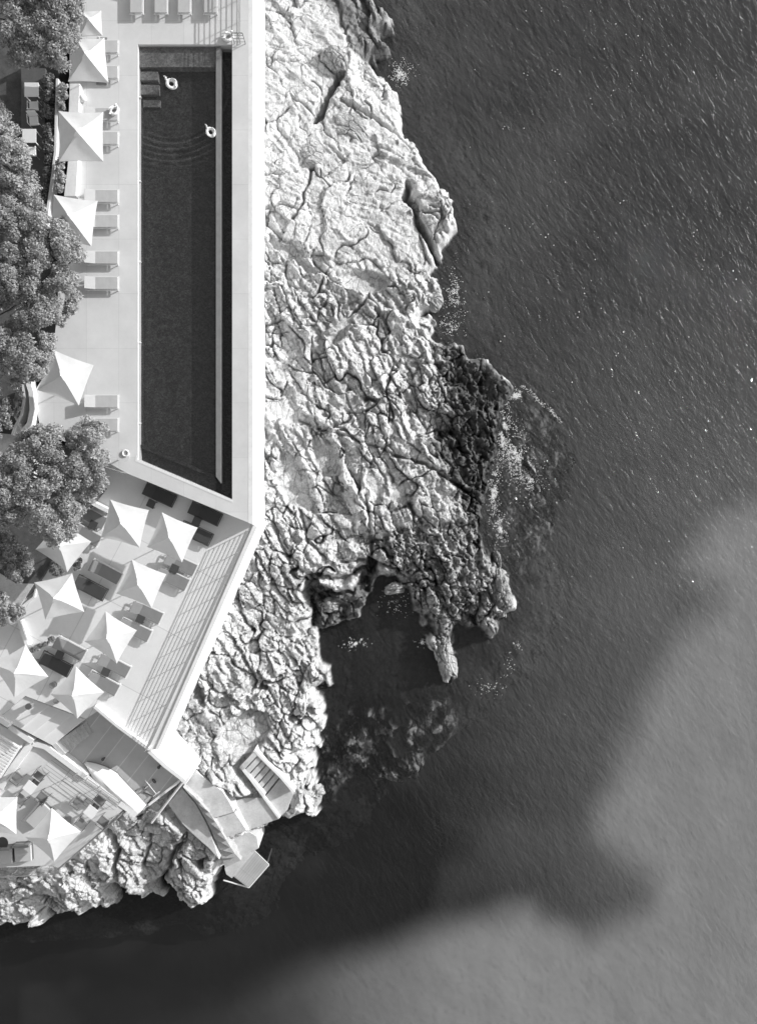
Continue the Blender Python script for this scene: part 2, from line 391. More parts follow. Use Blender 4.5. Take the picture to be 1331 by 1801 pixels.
CREVASSES = [  # photo polyline, half width m, depth m
 ([(602, 118), (585, 150), (572, 180), (556, 216)], .20, 1.5), ([(552, 300), (540, 335), (536, 365), (515, 395)], .10, .6),
 ([(600, 178), (640, 193), (668, 205), (700, 222), (722, 242)], .13, .55), ([(562, 100), (580, 120), (596, 128)], .10, .5),
 ([(610, 90), (604, 128)], .10, .6), ([(463, 128), (500, 122), (550, 118)], .05, .3), ([(718, 318), (714, 336), (730, 352), (738, 385), (756, 412), (772, 446)], .22, 1.6),
 ([(770, 378), (745, 366)], .08, .4), ([(460, 384), (500, 372), (538, 378)], .08, .35), ([(463, 395), (500, 428), (545, 460), (590, 500), (625, 522)], .14, .45),
 ([(640, 528), (612, 560), (588, 598)], .10, .6), ([(580, 540), (640, 530)], .05, .3), ([(500, 515), (515, 555), (532, 585)], .07, .4), ([(462, 588), (500, 590), (545, 586)], .05, .3),
 ([(462, 725), (520, 738), (575, 757), (650, 782), (700, 800)], .10, .4), ([(690, 800), (740, 812), (790, 840), (830, 865)], .10, .7), ([(552, 755), (545, 785), (560, 800)], .08, .4),
 ([(690, 830), (700, 870), (712, 890)], .09, .6), ([(712, 865), (725, 900), (745, 918)], .12, .7), ([(640, 870), (652, 920), (655, 975)], .12, .7),
 ([(480, 900), (500, 960), (520, 1000)], .09, .5), ([(530, 900), (545, 955), (575, 985)], .09, .5), ([(450, 965), (480, 1020), (510, 1060)], .08, .5), ([(500, 1005), (530, 1060), (548, 1100)], .09, .5),
 ([(420, 1020), (428, 1075), (445, 1110)], .12, .7), ([(410, 1120), (440, 1170), (470, 1225)], .09, .5), ([(350, 1168), (390, 1215), (430, 1245)], .09, .5), ([(600, 990), (650, 985), (700, 1005)], .12, .8),
 ([(655, 990), (640, 1030), (612, 1080)], .25, 1.4), ([(545, 1012), (600, 1020), (640, 1000)], .22, 1.5), ([(800, 850), (830, 870), (860, 890)], .06, .4),
 ([(200, 1450), (215, 1490), (203, 1530), (205, 1552)], .16, 1.2), ([(268, 1462), (262, 1500), (250, 1530)], .10, .7), ([(330, 1470), (300, 1510), (292, 1535)], .13, 1.0), ([(60, 1570), (95, 1585)], .15, .8),
 ([(318, 1540), (335, 1560), (350, 1582)], .06, .4)]
LEDGES = [([(463, 425), (510, 455), (560, 490), (600, 510), (645, 522), (700, 552), (750, 578)], .22, .40), ([(455, 700), (500, 705), (560, 738), (620, 775)], .18, .28),
 ([(655, 535), (680, 600), (670, 680)], .3, .25), ([(575, 740), (600, 790), (605, 840), (645, 880)], .22, .3), ([(530, 800), (555, 850), (565, 900)], .22, .25)]
HOLLOWS = [([(548, 755), (585, 790), (602, 838), (565, 842), (555, 815)], .55), ([(495, 790), (530, 815), (560, 900), (550, 905), (505, 880), (490, 840)], .45),
 ([(470, 712), (510, 700), (535, 720), (520, 745), (480, 740)], .35), ([(688, 855), (700, 845), (720, 870), (718, 890), (690, 880)], .5), ([(640, 812), (680, 860), (665, 880), (640, 840)], .3),
 ([(395, 1275), (430, 1245), (470, 1258), (478, 1290), (450, 1325), (405, 1322), (385, 1300)], .75), ([(350, 1200), (370, 1215), (365, 1240), (345, 1225)], .7), ([(475, 420), (520, 440), (565, 485), (550, 490), (500, 455), (470, 435)], .35),
 ([(590, 480), (640, 470), (690, 490), (650, 515), (610, 505)], .4), ([(588, 570), (625, 545), (600, 600), (575, 620)], .35), ([(470, 625), (510, 640), (520, 680), (490, 670)], .3),
 ([(520, 1320), (560, 1335), (545, 1345), (500, 1330)], .6)]
UNDER_DECK = [(-300, -300), (462, -300), (460, 926), (448, 950), (395, 1060), (345, 1150), (300, 1235), (276, 1302), (345, 1352), (404, 1400), (440, 1458), (400, 1500), (385, 1520), (330, 1445), (262, 1420), (212, 1425), (98, 1528), (-300, 1540)]

FLAT = [([(396, 1474), (437, 1462), (452, 1472), (458, 1494), (426, 1516), (405, 1550), (385, 1530), (392, 1500)], 1.5), ([(344, 1350), (366, 1368), (391, 1385), (410, 1400), (436, 1458), (400, 1474), (404, 1500), (345, 1475), (296, 1418), (318, 1378)], 3.0),
 ([(404, 1402), (464, 1396), (494, 1438), (437, 1463)], 2.8), ([(420, 1345), (447, 1318), (520, 1394), (508, 1428), (492, 1440), (462, 1404)], 2.7)]
WEED = [(-300, 1900), (100, 1850), (330, 1780), (470, 1722), (570, 1684), (700, 1655), (790, 1625), (900, 1592), (935, 1590), (960, 1612), (1010, 1635), (1040, 1640), (1080, 1615), (1135, 1585), (1148, 1550), (1125, 1512), (1085, 1500),
 (1055, 1460), (1052, 1420), (1075, 1370), (1110, 1290), (1130, 1230), (1165, 1170), (1200, 1110), (1250, 1075), (1255, 1030), (1190, 1000), (1240, 930), (1400, 860), (1500, 700), (1500, -500), (300, -500)]
COVE = [(538, 1018), (552, 1020), (582, 1036), (622, 1038), (642, 996), (652, 984), (664, 1016), (648, 1045), (632, 1085), (612, 1094), (590, 1102), (566, 1112), (548, 1104), (545, 1062)]
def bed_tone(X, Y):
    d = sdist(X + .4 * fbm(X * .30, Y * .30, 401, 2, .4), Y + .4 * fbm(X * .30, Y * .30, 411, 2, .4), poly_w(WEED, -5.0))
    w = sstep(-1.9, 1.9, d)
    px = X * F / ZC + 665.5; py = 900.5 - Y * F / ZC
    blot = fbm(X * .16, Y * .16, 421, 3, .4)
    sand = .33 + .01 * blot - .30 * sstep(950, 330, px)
    weed = .024 + .024 * sstep(.0, .9, blot) + .022 * sstep(800, 1300, px) * sstep(200, 900, py) + .07 * sstep(900, 1400, px) * sstep(350, 950, py) + .018 * sstep(700, 1150, py) * sstep(750, 950, px)
    weed = weed - .028 * sstep(1250, 1500, py) * sstep(1150, 500, px)
    return w * np.clip(weed, .009, 1) + (1 - w) * sand
def rock_height(X, Y):
    cw = poly_w(COAST, 0.2)
    wx = X + .30 * fbm(X * 1.1, Y * 1.1, 3, 4); wy = Y + .30 * fbm(X * 1.1, Y * 1.1, 23, 4)
    d = sdist(wx, wy, cw)
    dw = np.maximum(0, -sdist(X, Y, poly_w(WALLBASE, 3.8)))          # distance from the foot of the walls
    t = np.clip(d, 0, None) / (np.clip(d, 0, None) + dw + .01)        # 0 at the sea, 1 at the wall
    land = .25 + 1.0 * (1 - np.exp(-np.clip(d, 0, None) / .35)) + 2.7 * t ** .9
    sm = sstep(-1.0, 1.2, sdist(X, Y, poly_w(SMOOTHROCK, 2.5)) + .5 * fbm(X * .5, Y * .5, 5, 3))
    jg = sstep(-1.0, 1.0, sdist(X, Y, poly_w(JAGGED, 1.5)) + .6 * fbm(X * .6, Y * .6, 6, 3))
    land = land - .45 * jg
    sea = -.25 - .9 * np.clip(-d, 0, 9) ** .9
    reef = sstep(-1.2, 1.5, sdist(X, Y, poly_w(REEF, -.6)) + .7 * fbm(X * .8, Y * .8, 8, 3))
    reef2 = sstep(-1.2, 1.5, sdist(X, Y, poly_w(REEF2, -.8)) + .7 * fbm(X * .8, Y * .8, 9, 3))
    sea = np.where(reef > 0, sea * (1 - reef) + reef * (-.45 - .07 * np.clip(-d, 0, 9)), sea)
    sea = sea * (1 - reef2) + reef2 * (-.9)
    s = sstep(-.12, .12, d)
    H = sea * (1 - s) + land * s
    amp = np.where(d > 0, sstep(0, .7, d), .85 * np.maximum(reef, reef2) + .15)
    # blocks, joints and facets: jointed limestone, long axis running down to the right
    def rot(a, sx, sy, wa, ws, sd):
        ca, sa = np.cos(a), np.sin(a)
        qx = X + wa * fbm(X * ws, Y * ws, sd, 3); qy = Y + wa * fbm(X * ws, Y * ws, sd + 9, 3)
        return (qx * ca + qy * sa) / sx, (-qx * sa + qy * ca) / sy
    def blocks(a, sx, sy, wa, ws, sd, off, tilt, gd, gw, round_=0.0):
        u, v = rot(a, sx, sy, wa, ws, sd)
        f1, e, ra, rb, rc, dx, dy = voro(u, v, sd)
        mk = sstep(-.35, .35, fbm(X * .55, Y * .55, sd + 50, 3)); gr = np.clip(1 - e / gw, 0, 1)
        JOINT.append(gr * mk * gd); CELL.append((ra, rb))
        return ra * off + (rb * dx + rc * dy) * tilt - gd * gr * mk
    a1 = math.radians(-62); a2 = math.radians(-35)
    JOINT = []; CELL = []
    big = blocks(a1, 3.6, 1.8, 1.1, .35, 101, .28, .50, .60, .06)
    mid = blocks(a1, 1.6, .70, .16, .7, 131, .17, .34, .40, .10)
    mid_s = blocks(a2, 2.6, 1.3, .3, .4, 151, .06, .17, .18, .045)
    sml = blocks(a1, .62, .30, .06, 1.8, 171, .06, .14, .15, .13)
    tiny = blocks(a2, .24, .14, .03, 3.0, 191, .03, .06, .04, .2)
    # tilted beds: long faces dipping to the right, short scarps facing left
    u_, v_ = rot(a1, 1.0, .85, .25, .5, 221); fr = v_ + CELL[0][0] * 1.5 + .35 * CELL[1][0] + .12 * np.sin(u_ * 1.3); fr = fr - np.floor(fr)
    beds = (1 - fr) * .20 * sstep(-.5, .3, fbm(X * .3, Y * .3, 231, 3))
    u_, v_ = rot(a1 + .5, 1.0, .33, .10, 1.2, 241); fr = v_ + CELL[1][0] * 2.5 + .3 * CELL[1][1]; fr = fr - np.floor(fr)
    beds2 = (1 - fr) * .075 * sstep(-.4, .4, fbm(X * .5, Y * .5, 251, 3))
    strata = ridged(*rot(a2 + .25 * vnoise(X * .12, Y * .12, 41), 2.4, .34, .5, .3, 211), 212, 3) * .5
    rough = fbm(X * 2.2, Y * 2.2, 61, 5, .62)
    det = (1 - sm) * (big * 1.05 + mid * .85 + beds * 1.2 + beds2 + sml * (.75 + 1.05 * jg) + tiny * (1 + 1.4 * jg) + .06 * rough * (1 + 1.2 * jg) - .10 * jg * np.abs(fbm(X * 1.6, Y * 1.1, 631, 4, .6)) * 2.2 + .05 * ridged(X * 2.6, Y * 1.7, 641, 4, .6) * (.5 + jg)) \
        + sm * (big * .55 + mid_s * .7 + .25 * beds + .35 * beds2 + .10 * strata + .05 * rough + tiny * .3 + sml * .1)
    H = H + det * amp
    for pts, hw, dp in CREVASSES:
        p = poly_w(pts, 2.5); dd = seg_dist(wx * .35 + X * .65, wy * .35 + Y * .65, p)
        H = H - dp * np.exp(-(dd / hw) ** 2) * sstep(-.2, .3, d)
    for pts, hw, up in LEDGES:
        dd = seg_dist(wx * .4 + X * .6, wy * .4 + Y * .6, poly_w(pts, 2.8)); H = H + up * np.exp(-(dd / hw) ** 2)
    for pts, dp in HOLLOWS:
        m_ = sstep(-.05, .12, sdist(wx * .5 + X * .5, wy * .5 + Y * .5, poly_w(pts, 3.0)))
        flat = land * s - dp + .04 * rough + .10 * mid
        H = H * (1 - m_) + flat * m_
    bz = sstep(-.3, .3, sdist(X, Y, poly_w(BOULDERZONE, 1.5)) + .1 * rough); H = H + bz * .25
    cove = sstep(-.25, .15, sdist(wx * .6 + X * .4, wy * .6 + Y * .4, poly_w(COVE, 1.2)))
    H = H * (1 - cove) + cove * (.25 + .45 * ridged(X * .9, Y * .9, 651, 4, .5) + .6 * det)
    # keep the ground below the paving
    ud = sdist(X, Y, poly_w(UNDER_DECK, 3.5))
    H = np.where(ud > 0, np.minimum(H, 3.6 - np.clip(ud, 0, 1.2)), H)
    for q_, zz in FLAT:
        m_ = sstep(-.45, -.02, sdist(X, Y, poly_w(q_, zz))); H = H * (1 - m_) + np.minimum(H, zz - .12) * m_
    # tone: dark algae and lichen belts, plus painted shade in the joints and cove
    tn = .75 + .05 * fbm(X * .4, Y * .4, 77, 3) - .10 * sstep(.1, .8, fbm(X * .9, Y * .9, 93, 5, .65))
    dk = sstep(-.9, .5, sdist(X, Y, poly_w(DARKROCK, 1.0)) + .6 * fbm(X * 1.3, Y * 1.3, 79, 4))
    dt = sstep(-.8, .3, sdist(X, Y, poly_w(DARKTOP, 1.0)) + .5 * fbm(X * 1.3, Y * 1.3, 81, 4))
    tn = tn * (1 - .80 * dk) ; tn = tn * (1 - .60 * dt)
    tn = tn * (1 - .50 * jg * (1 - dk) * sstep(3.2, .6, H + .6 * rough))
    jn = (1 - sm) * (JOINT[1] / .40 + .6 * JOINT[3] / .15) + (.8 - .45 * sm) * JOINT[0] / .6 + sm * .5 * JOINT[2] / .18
    tn = tn * (1 - .48 * np.clip(jn, 0, 1))  # crack shade painted into the rock colour along the joints
    tn = tn * (1 - .72 * cove)  # shade of the cove put into the rock colour, with its wet tone
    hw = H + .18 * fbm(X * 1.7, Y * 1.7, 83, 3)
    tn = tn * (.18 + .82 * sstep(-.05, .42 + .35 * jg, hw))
    deep = sstep(-.3, -2.5, H)
    # turf and sand-free weed under water, paler patches on the reef
    pale = sstep(.0, .9, fbm(X * 1.1, Y * .8, 91, 6, .7))
    fd = sstep(-.8, -2.6, H) * (1 - np.maximum(reef, reef2)); under = .008 * (1 - fd) + fd * bed_tone(X, Y) + .24 * reef * pale + .26 * reef2 * pale ** 1.3
    tn = np.where(H < 0, tn * (1 - sstep(0, -.3, H)) + under * sstep(0, -.3, H), tn)
    return H, tn, d, sm

def grid_rock(name, x0, x1, y0, y1, st, zmin):
    nx = int((x1 - x0) / st) + 1; ny = int((y1 - y0) / st) + 1
    X, Y = np.meshgrid(np.linspace(x0, x1, nx), np.linspace(y0, y1, ny))
    H, T, d, sm = rock_height(X, Y)
    # small sideways slump so that faces are not a plain height field
    V = np.stack([X + .05 * fbm(X * 3 + H, Y * 3, 301, 3) * np.clip(H, 0, 1), Y + .05 * fbm(X * 3, Y * 3 + H, 305, 3) * np.clip(H, 0, 1), H], -1).reshape(-1, 3)
    i = np.arange(nx * ny).reshape(ny, nx)
    Q = np.stack([i[:-1, :-1], i[:-1, 1:], i[1:, 1:], i[1:, :-1]], -1).reshape(-1, 4)
    ud = sdist(X, Y, poly_w(UNDER_DECK, 3.5))
    keep = ((H > zmin) & (ud < 2.2)).ravel()
    kq = keep[Q].all(1); Q = Q[kq]
    used = np.unique(Q); mp = -np.ones(nx * ny, dtype=np.int64); mp[used] = np.arange(len(used))
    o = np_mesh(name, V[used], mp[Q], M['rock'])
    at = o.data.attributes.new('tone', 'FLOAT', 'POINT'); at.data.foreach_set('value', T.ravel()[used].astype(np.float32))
    return o
x0, y1 = wpx(-70, -60); x1, y0 = wpx(1090, 1690)
rock = grid_rock('rocky_shore', x0, x1, y0, y1, ROCK_STEP, -3.6)
tag(rock, kind='structure')

# the bed of the bay: pale sand and dark sea-grass meadows
def bed():
    st = .5; nx = 260; ny = 300
    X, Y = np.meshgrid(np.linspace(-65, 65, nx), np.linspace(-75, 75, ny))
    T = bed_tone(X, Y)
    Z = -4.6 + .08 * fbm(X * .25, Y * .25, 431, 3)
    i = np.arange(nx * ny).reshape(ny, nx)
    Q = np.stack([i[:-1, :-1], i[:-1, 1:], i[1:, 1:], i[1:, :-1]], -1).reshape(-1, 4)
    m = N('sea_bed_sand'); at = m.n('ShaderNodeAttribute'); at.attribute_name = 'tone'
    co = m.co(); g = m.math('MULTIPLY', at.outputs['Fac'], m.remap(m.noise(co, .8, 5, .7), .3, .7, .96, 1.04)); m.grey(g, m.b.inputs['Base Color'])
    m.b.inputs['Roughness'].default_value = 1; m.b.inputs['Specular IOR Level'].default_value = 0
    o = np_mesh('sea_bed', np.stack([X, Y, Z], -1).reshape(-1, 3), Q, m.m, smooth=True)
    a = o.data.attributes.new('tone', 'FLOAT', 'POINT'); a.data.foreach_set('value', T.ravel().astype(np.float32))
    tag(o, kind='structure')
bed()
def lee(m):      # calm water in the lee of the headland, ruffled water to the north-east
    g = m.n('ShaderNodeNewGeometry'); sx = m.n('ShaderNodeSeparateXYZ'); m.l(g.outputs['Position'], sx.inputs[0])
    q = m.math('ADD', sx.outputs[0], m.math('MULTIPLY', sx.outputs[1], .5)); nz = m.math('MULTIPLY', m.noise(g.outputs['Position'], .10, 4, .6), 9.0)
    return m.remap(m.math('ADD', q, nz), -20, 2, .45, 1.0)
def turb(m):     # clear water in the cove and the lee, more suspended silt in the open sea
    g = m.n('ShaderNodeNewGeometry'); sx = m.n('ShaderNodeSeparateXYZ'); m.l(g.outputs['Position'], sx.inputs[0])
    n1 = m.noise(g.outputs['Position'], .12, 4, .6); q = m.math('ADD', m.math('ADD', sx.outputs[0], m.math('MULTIPLY', sx.outputs[1], .5)), m.math('MULTIPLY', m.math('SUBTRACT', n1, .5), 6.0))
    co = m.co(scale=(.5, 1, 1), rot=(0, 0, math.radians(56))); patch = m.remap(m.noise(co, .35, 4, .6), .35, .65, .82, 1.18)  # murk patches imitate refraction and wind-patch brightness
    return m.math('MULTIPLY', m.remap(q, -9, 6, .06, .22), patch)
M['sea'] = water_mat('sea_water', .18, .22, [(.40, .12, 2), (1.4, .13, 2), (3.0, .11, 2), (7.0, .03, 1)], 1.9, lee=lee, turb=turb)
bm = bmesh.new(); bm.faces.new([bm.verts.new(p) for p in ((-400, -400, 0), (400, -400, 0), (400, 400, 0), (-400, 400, 0))])
sea = obj('sea', bm, M['sea']); tag(sea, kind='structure')
# deep sea floor beyond the bay
bm = bmesh.new(); vs = [bm.verts.new(p) for p in ((-600, -600, -6.2), (600, -600, -6.2), (600, 600, -6.2), (-600, 600, -6.2))]; bm.faces.new(vs)
tag(obj('deep_sea_floor', bm, mat('deep_floor', .12, 1)), kind='structure')
# ================================================================ terraces, pool, walls, stairs
Z1, Z2, Z3, Z4 = 9.0, 7.75, 6.05, 6.7       # pool deck, lower terrace, boat deck, cafe terrace
POOL = [(243, 78), (408.5, 78), (408.5, 878.5), (243, 808)]
# upper pool deck
tag(slab('pool_deck', [(124, -90), (437, -90), (437, 400), (436.5, 919), (225, 833), (166, 800), (100, 770), (70, 745), (60, 690), (92, 640), (100, 560), (110, 400), (122, 260)], Z1, 2.0, M['deck'], holes=[POOL]), kind='structure')
# sea wall of the pool deck: white plaster with a flat coping
bm = bmesh.new()
slab('x', [(437.2, -90), (444.5, -90), (444.0, 400), (444.6, 922.6), (437, 919.6)], Z1 - .004, 1.0, None, bm=bm)
wl = obj('retaining_wall', bm, M['plaster']); tag(wl, 'long white plastered sea wall along the seaward side of the pool deck', 'wall')
# white pool surround lip at the lower end: bright line left of the pool
# lower terrace
LOW = [(-90, 1093), (20, 1062), (60, 1030), (80, 1000), (60, 960), (120, 880), (190, 810), (250, 835), (447, 918), (452, 922), (277, 1317), (262, 1320), (175, 1249), (152, 1264), (45, 1224), (0, 1261), (-90, 1207)]
tag(slab('lower_terrace', LOW, Z2, 1.0, M['lower']), kind='structure')
bm = bmesh.new()
slab('x', [(445.5, 924), (452.5, 926), (283.5, 1309), (279, 1318), (274, 1317)], Z2 + .10, 1.0, None, bm=bm)
tag(obj('parapet_wall', bm, M['plaster']), 'white sea wall slanting along the lower terrace beneath the cable railing', 'wall')
# boat deck
tag(slab('boat_deck', [(176, 1249), (262, 1320), (268, 1330), (316, 1373), (260, 1419), (240, 1432), (215, 1412), (150, 1348), (100, 1322), (120, 1270)], Z3, 1.0, M['boatdeck']), kind='structure')
# cafe terrace
CAFE = [(-90, 1225), (58, 1306), (85, 1322), (140, 1356), (213, 1412), (215, 1426), (106, 1528), (90, 1522), (-90, 1530)]
tag(slab('cafe_terrace', CAFE, Z4, 1.0, mat('cafe_paving', .66, .8, .06, .8, .2, 25)), kind='structure')
bm = bmesh.new()
slab('x', [(88, 1338), (110, 1328), (212, 1410), (205, 1424), (150, 1420), (90, 1372), (75, 1352)], Z4 + .02, Z4 - .2, None, bm=bm)
tag(obj('timber_deck', bm, M['plank']), kind='structure')
# white dividing wall between the upper levels and the cafe terrace
def wall_px(name, pts, w, z1, z0, mt, label, cat='wall', group=None):
    bm = bmesh.new(); P = [W(p[0], p[1], z1) for p in pts]; n = len(P); L = []; R = []
    for i, p in enumerate(P):
        d = (P[min(i + 1, n - 1)] - P[max(0, i - 1)]); d.z = 0; d.normalize(); nn = Vector((-d.y, d.x, 0)) * (w / 2)
        L.append(p + nn); R.append(p - nn)
    vt = [[bm.verts.new(v) for v in (a, b, (b.x, b.y, z0), (a.x, a.y, z0))] for a, b in zip(L, R)]
    for i in range(n - 1):
        for j in range(4): bm.faces.new((vt[i][j], vt[i][(j + 1) % 4], vt[i + 1][(j + 1) % 4], vt[i + 1][j]))
    bm.faces.new(vt[0]); bm.faces.new(vt[-1][::-1])
    o = obj(name, bm, mt); return tag(o, label, cat, group) if label else o
wall_px('dividing_wall', [(-80, 1220), (-10, 1259), (16, 1276)], .30, Z2 + .1, 2.0, M['plaster'], 'white wall above the slatted pergola at the left edge')
wall_px('dividing_wall', [(17, 1278), (57, 1305)], .30, 7.2, 2.0, M['plaster'], 'white wall beside the wide steps, right of the slatted pergola')
wall_px('dividing_wall', [(58, 1308), (80, 1314), (152, 1368)], .30, 6.95, 2.0, M['plaster'], 'low white wall between the boat deck and the timber cafe decking')
wall_px('dividing_wall', [(153, 1372), (190, 1399), (240, 1434)], (.30), Z4 + .05, 2.0, M['plaster'], 'low white ledge along the lower side of the boat')
wall_px('dividing_wall', [(54, 1309), (26, 1346), (-4, 1392), (-30, 1432)], .42, Z4 + .25, 4.0, M['plaster'], 'white wall beside the slatted pergola at the left edge of the cafe terrace')
wall_px('kerb_wall', [(166, 1243), (205, 1276), (262, 1318)], .16, Z2 + .45, Z2 - .3, M['curb'], 'pale kerb wall on the lower terrace edge above the shaded boat deck')
wall_px('kerb_wall', [(262, 1321), (290, 1347), (325, 1374)], .22, Z3 + .9, 2.5, M['plaster'], 'white wall at the seaward end of the boat deck')
wall_px('kerb_wall', [(262, 1416), (290, 1394), (317, 1373)], .14, Z3 + .2, 2.5, M['plaster'], 'thin white kerb closing the lower end of the boat deck')
wall_px('garden_wall', [(26, 1076), (60, 1050), (64, 1032)], .10, Z2 + .2, Z2 - .4, M['curb'], 'thin pale edging beside the round shrubs on the lower terrace')
wall_px('garden_wall', [(33, 1092), (48, 1136)], .18, Z2 + .5, Z2 - .4, M['plaster'], 'short white wall beside the leftmost parasols of the lower terrace')
wall_px('garden_wall', [(145, 876), (190, 899)], .22, Z2 + .9, Z2 - .1, M['plaster'], 'short white strip standing in for the sunlit edge of the shade by the leafy tree crown')  # upright white strip in place of the sunlit rim of the shade
# garden walls, bench wall and planters beside the pool deck
wall_px('garden_wall', [(101, 138), (99, 200), (98, 262), (91, 320), (80, 395)], .13, Z1 + .22, Z1 - .6, M['curb'], 'thin pale wall between the dark hedge and the upper planter')
bm = bmesh.new(); slab('x', [(123, 147), (141, 147), (138, 205), (121, 205)], Z1 + .45, Z1 - .1, None, bm=bm)
tag(obj('bench_wall', bm, M['plaster'], bevel=.02), 'white masonry bench above the second parasol from the top', 'bench', 'white masonry benches')
bm = bmesh.new(); slab('x', [(121, 277), (138, 277), (134, 345), (113, 345)], Z1 + .45, Z1 - .1, None, bm=bm)
tag(obj('bench_wall', bm, M['plaster'], bevel=.02), 'white masonry bench between the second and third parasols', 'bench', 'white masonry benches')
wall_px('curved_wall', [(47, 664), (55, 690), (57, 720), (52, 745), (38, 762)], .28, Z1 + .5, Z1 - .3, M['plaster'], 'curved white wall at the garden edge beside the fourth parasol')
wall_px('curved_wall', [(40, 672), (43, 700), (38, 730), (26, 752), (22, 765)], .14, Z1 + .45, Z1 - .3, M['curb'], 'inner thin curved wall of the garden planter')
wall_px('curved_wall', [(17, 716), (30, 738), (42, 764)], .12, Z1 + .4, Z1 - .3, M['curb'], 'short pale garden edging crossing behind the curved white wall')
# garden ground
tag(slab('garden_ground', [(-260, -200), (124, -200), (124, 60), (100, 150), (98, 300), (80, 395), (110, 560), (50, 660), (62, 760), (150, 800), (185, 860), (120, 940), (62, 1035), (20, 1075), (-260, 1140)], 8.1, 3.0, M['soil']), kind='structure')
tag(slab('garden_path', [(-90, 990), (-10, 1002), (28, 1026), (60, 1027), (30, 1075), (-90, 1110)], 8.16, 8.0, M['concrete']), kind='structure')
tag(slab('garden_terrace', [(-60, 755), (30, 765), (60, 790), (60, 840), (-60, 860)], 8.9, 8.0, M['concrete']), kind='structure')
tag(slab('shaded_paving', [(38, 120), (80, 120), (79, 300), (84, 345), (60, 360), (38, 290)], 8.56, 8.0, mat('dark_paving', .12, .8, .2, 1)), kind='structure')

# ---- the swimming pool
pool = empty('swimming_pool', W(325, 470, 8.0), 0, 'long dark tiled swimming pool with a slanting lower end beside the sea wall', 'swimming pool')
def pobj(name, bm, m):
    o = obj(name, bm, m); o.parent = pool; o.matrix_parent_inverse = Matrix.Translation(-pool.location); return o
FZ = 8.20
def inner(shr): return [(243 - 2, 76), (411, 76), (411, 882), (241, 811)]
bm = bmesh.new(); slab('x', [(236, 70), (416, 70), (416, 890), (236, 818)], FZ, FZ - .3, None, bm=bm); pobj('pool_floor', bm, M['tile'])
bm = bmesh.new(); slab('x', [(243.5, 78.5), (379, 78.5), (379, 118), (243.5, 118)], 8.72, FZ - .05, None, bm=bm); pobj('shallow_shelf', bm, M['tile_light'])
for y0_, y1_, z_, w_ in ((126, 141, 8.62, 278), (149, 166, 8.48, 280), (176, 188, 8.36, 282)):
    bm = bmesh.new(); slab('x', [(244, y0_), (w_, y0_), (w_, y1_), (244, y1_)], z_, FZ - .05, None, bm=bm); pobj('pool_step', bm, M['tile_light'])
bm = bmesh.new(); slab('x', [(380, 85), (389, 82), (389, 850), (380, 838)], 8.86, FZ - .05, None, bm=bm); pobj('overflow_wall', bm, mat('pale_tile', .22, .5, .12, 2.5))
bm = bmesh.new(); slab('x', [(243.5, 780), (378, 836), (378, 842), (243.5, 786)], 8.5, FZ - .05, None, bm=bm); pobj('inner_ledge', bm, M['tile'])
bm = bmesh.new(); slab('x', [(243.3, 79), (252, 79), (252, 790), (243.3, 786)], 8.36, FZ - .05, None, bm=bm); pobj('inner_ledge', bm, M['tile'])
for y in (170, 318, 460, 602, 744):
    bm = bmesh.new(); p = W(246.6, y, 8.85); disc(bm, (p.x, p.y), .055, 8.7, 8.86, 12); pobj('pool_light', bm, M['white_paint'])
rc = W(302, 148, 8.8)
def rings(m):
    g = m.n('ShaderNodeNewGeometry'); sub = m.n('ShaderNodeVectorMath', operation='DISTANCE'); m.l(g.outputs['Position'], sub.inputs[0]); sub.inputs[1].default_value = (rc.x, rc.y, 8.8)
    d = sub.outputs['Value']; s_ = m.math('SINE', m.math('MULTIPLY', d, 18.0), 0)
    fo = m.math('MULTIPLY', m.remap(d, 2.6, 3.4, 0, 1), m.remap(d, 4.6, 5.4, 1, 0)); return m.math('MULTIPLY', m.math('MULTIPLY', s_, fo), .030)
M['pool_water'] = water_mat('pool_water', .06, .22, [(2.2, .07, 2), (7, .03, 3)], 1.5, .4, extra=rings)
bm = bmesh.new(); P_ = [W(*p, 8.82) for p in ((243.05, 78.05), (379.6, 78.05), (379.6, 866), (243.05, 808))]; bm.faces.new([bm.verts.new(p) for p in P_]); pobj('water_surface', bm, M['pool_water'])
bm = bmesh.new(); P_ = [W(*p, 8.50) for p in ((389.6, 78.05), (408.4, 78.05), (408.4, 878.4), (389.6, 870))]; bm.faces.new([bm.verts.new(p) for p in P_]); pobj('channel_water', bm, M['pool_water'])
bm = bmesh.new(); slab('x', [(239.5, 800), (243, 809), (409.5, 880), (409.5, 884), (238, 811)], Z1 + .012, Z1 - .1, None, bm=bm); pobj('white_edging', bm, M['plaster'])

# ---- railings
def railing(pts, z, h, label, group=None, ncab=8, gap=1.5, rail_r=.026, post_m=None, cable_r=.017, name='cable_railing', end=True):
    P = [W(p[0], p[1], z) for p in pts]
    rt = empty(name, P[0], 0, label, 'railing', group); O = P[0]
    bmr = bmesh.new(); tube(bmr, [p - O + Vector((0, 0, h)) for p in P], rail_r, 8); obj('top_rail', bmr, M['grey_metal'], rt)
    for a, b in zip(P[:-1], P[1:]):
        L = (b - a).length; n = max(1, round(L / gap))
        for i in range(n + (1 if b is P[-1] else 0)):
            p = a.lerp(b, i / n) - O; bmp = bmesh.new(); box(bmp, p.x - .018, p.x + .018, p.y - .018, p.y + .018, 0, h); obj('post', bmp, M['grey_metal'], rt)
    for j in range(ncab):
        bmc = bmesh.new(); zz = h * (j + .6) / (ncab + .3); tube(bmc, [p - O + Vector((0, 0, zz)) for p in P], cable_r, 6); obj('cable', bmc, M['grey_metal'], rt)
    return rt
railing([(438, 933), (264, 1312)], Z2, 1.08, 'long cable railing along the sea side of the lower terrace', gap=1.5, ncab=8)
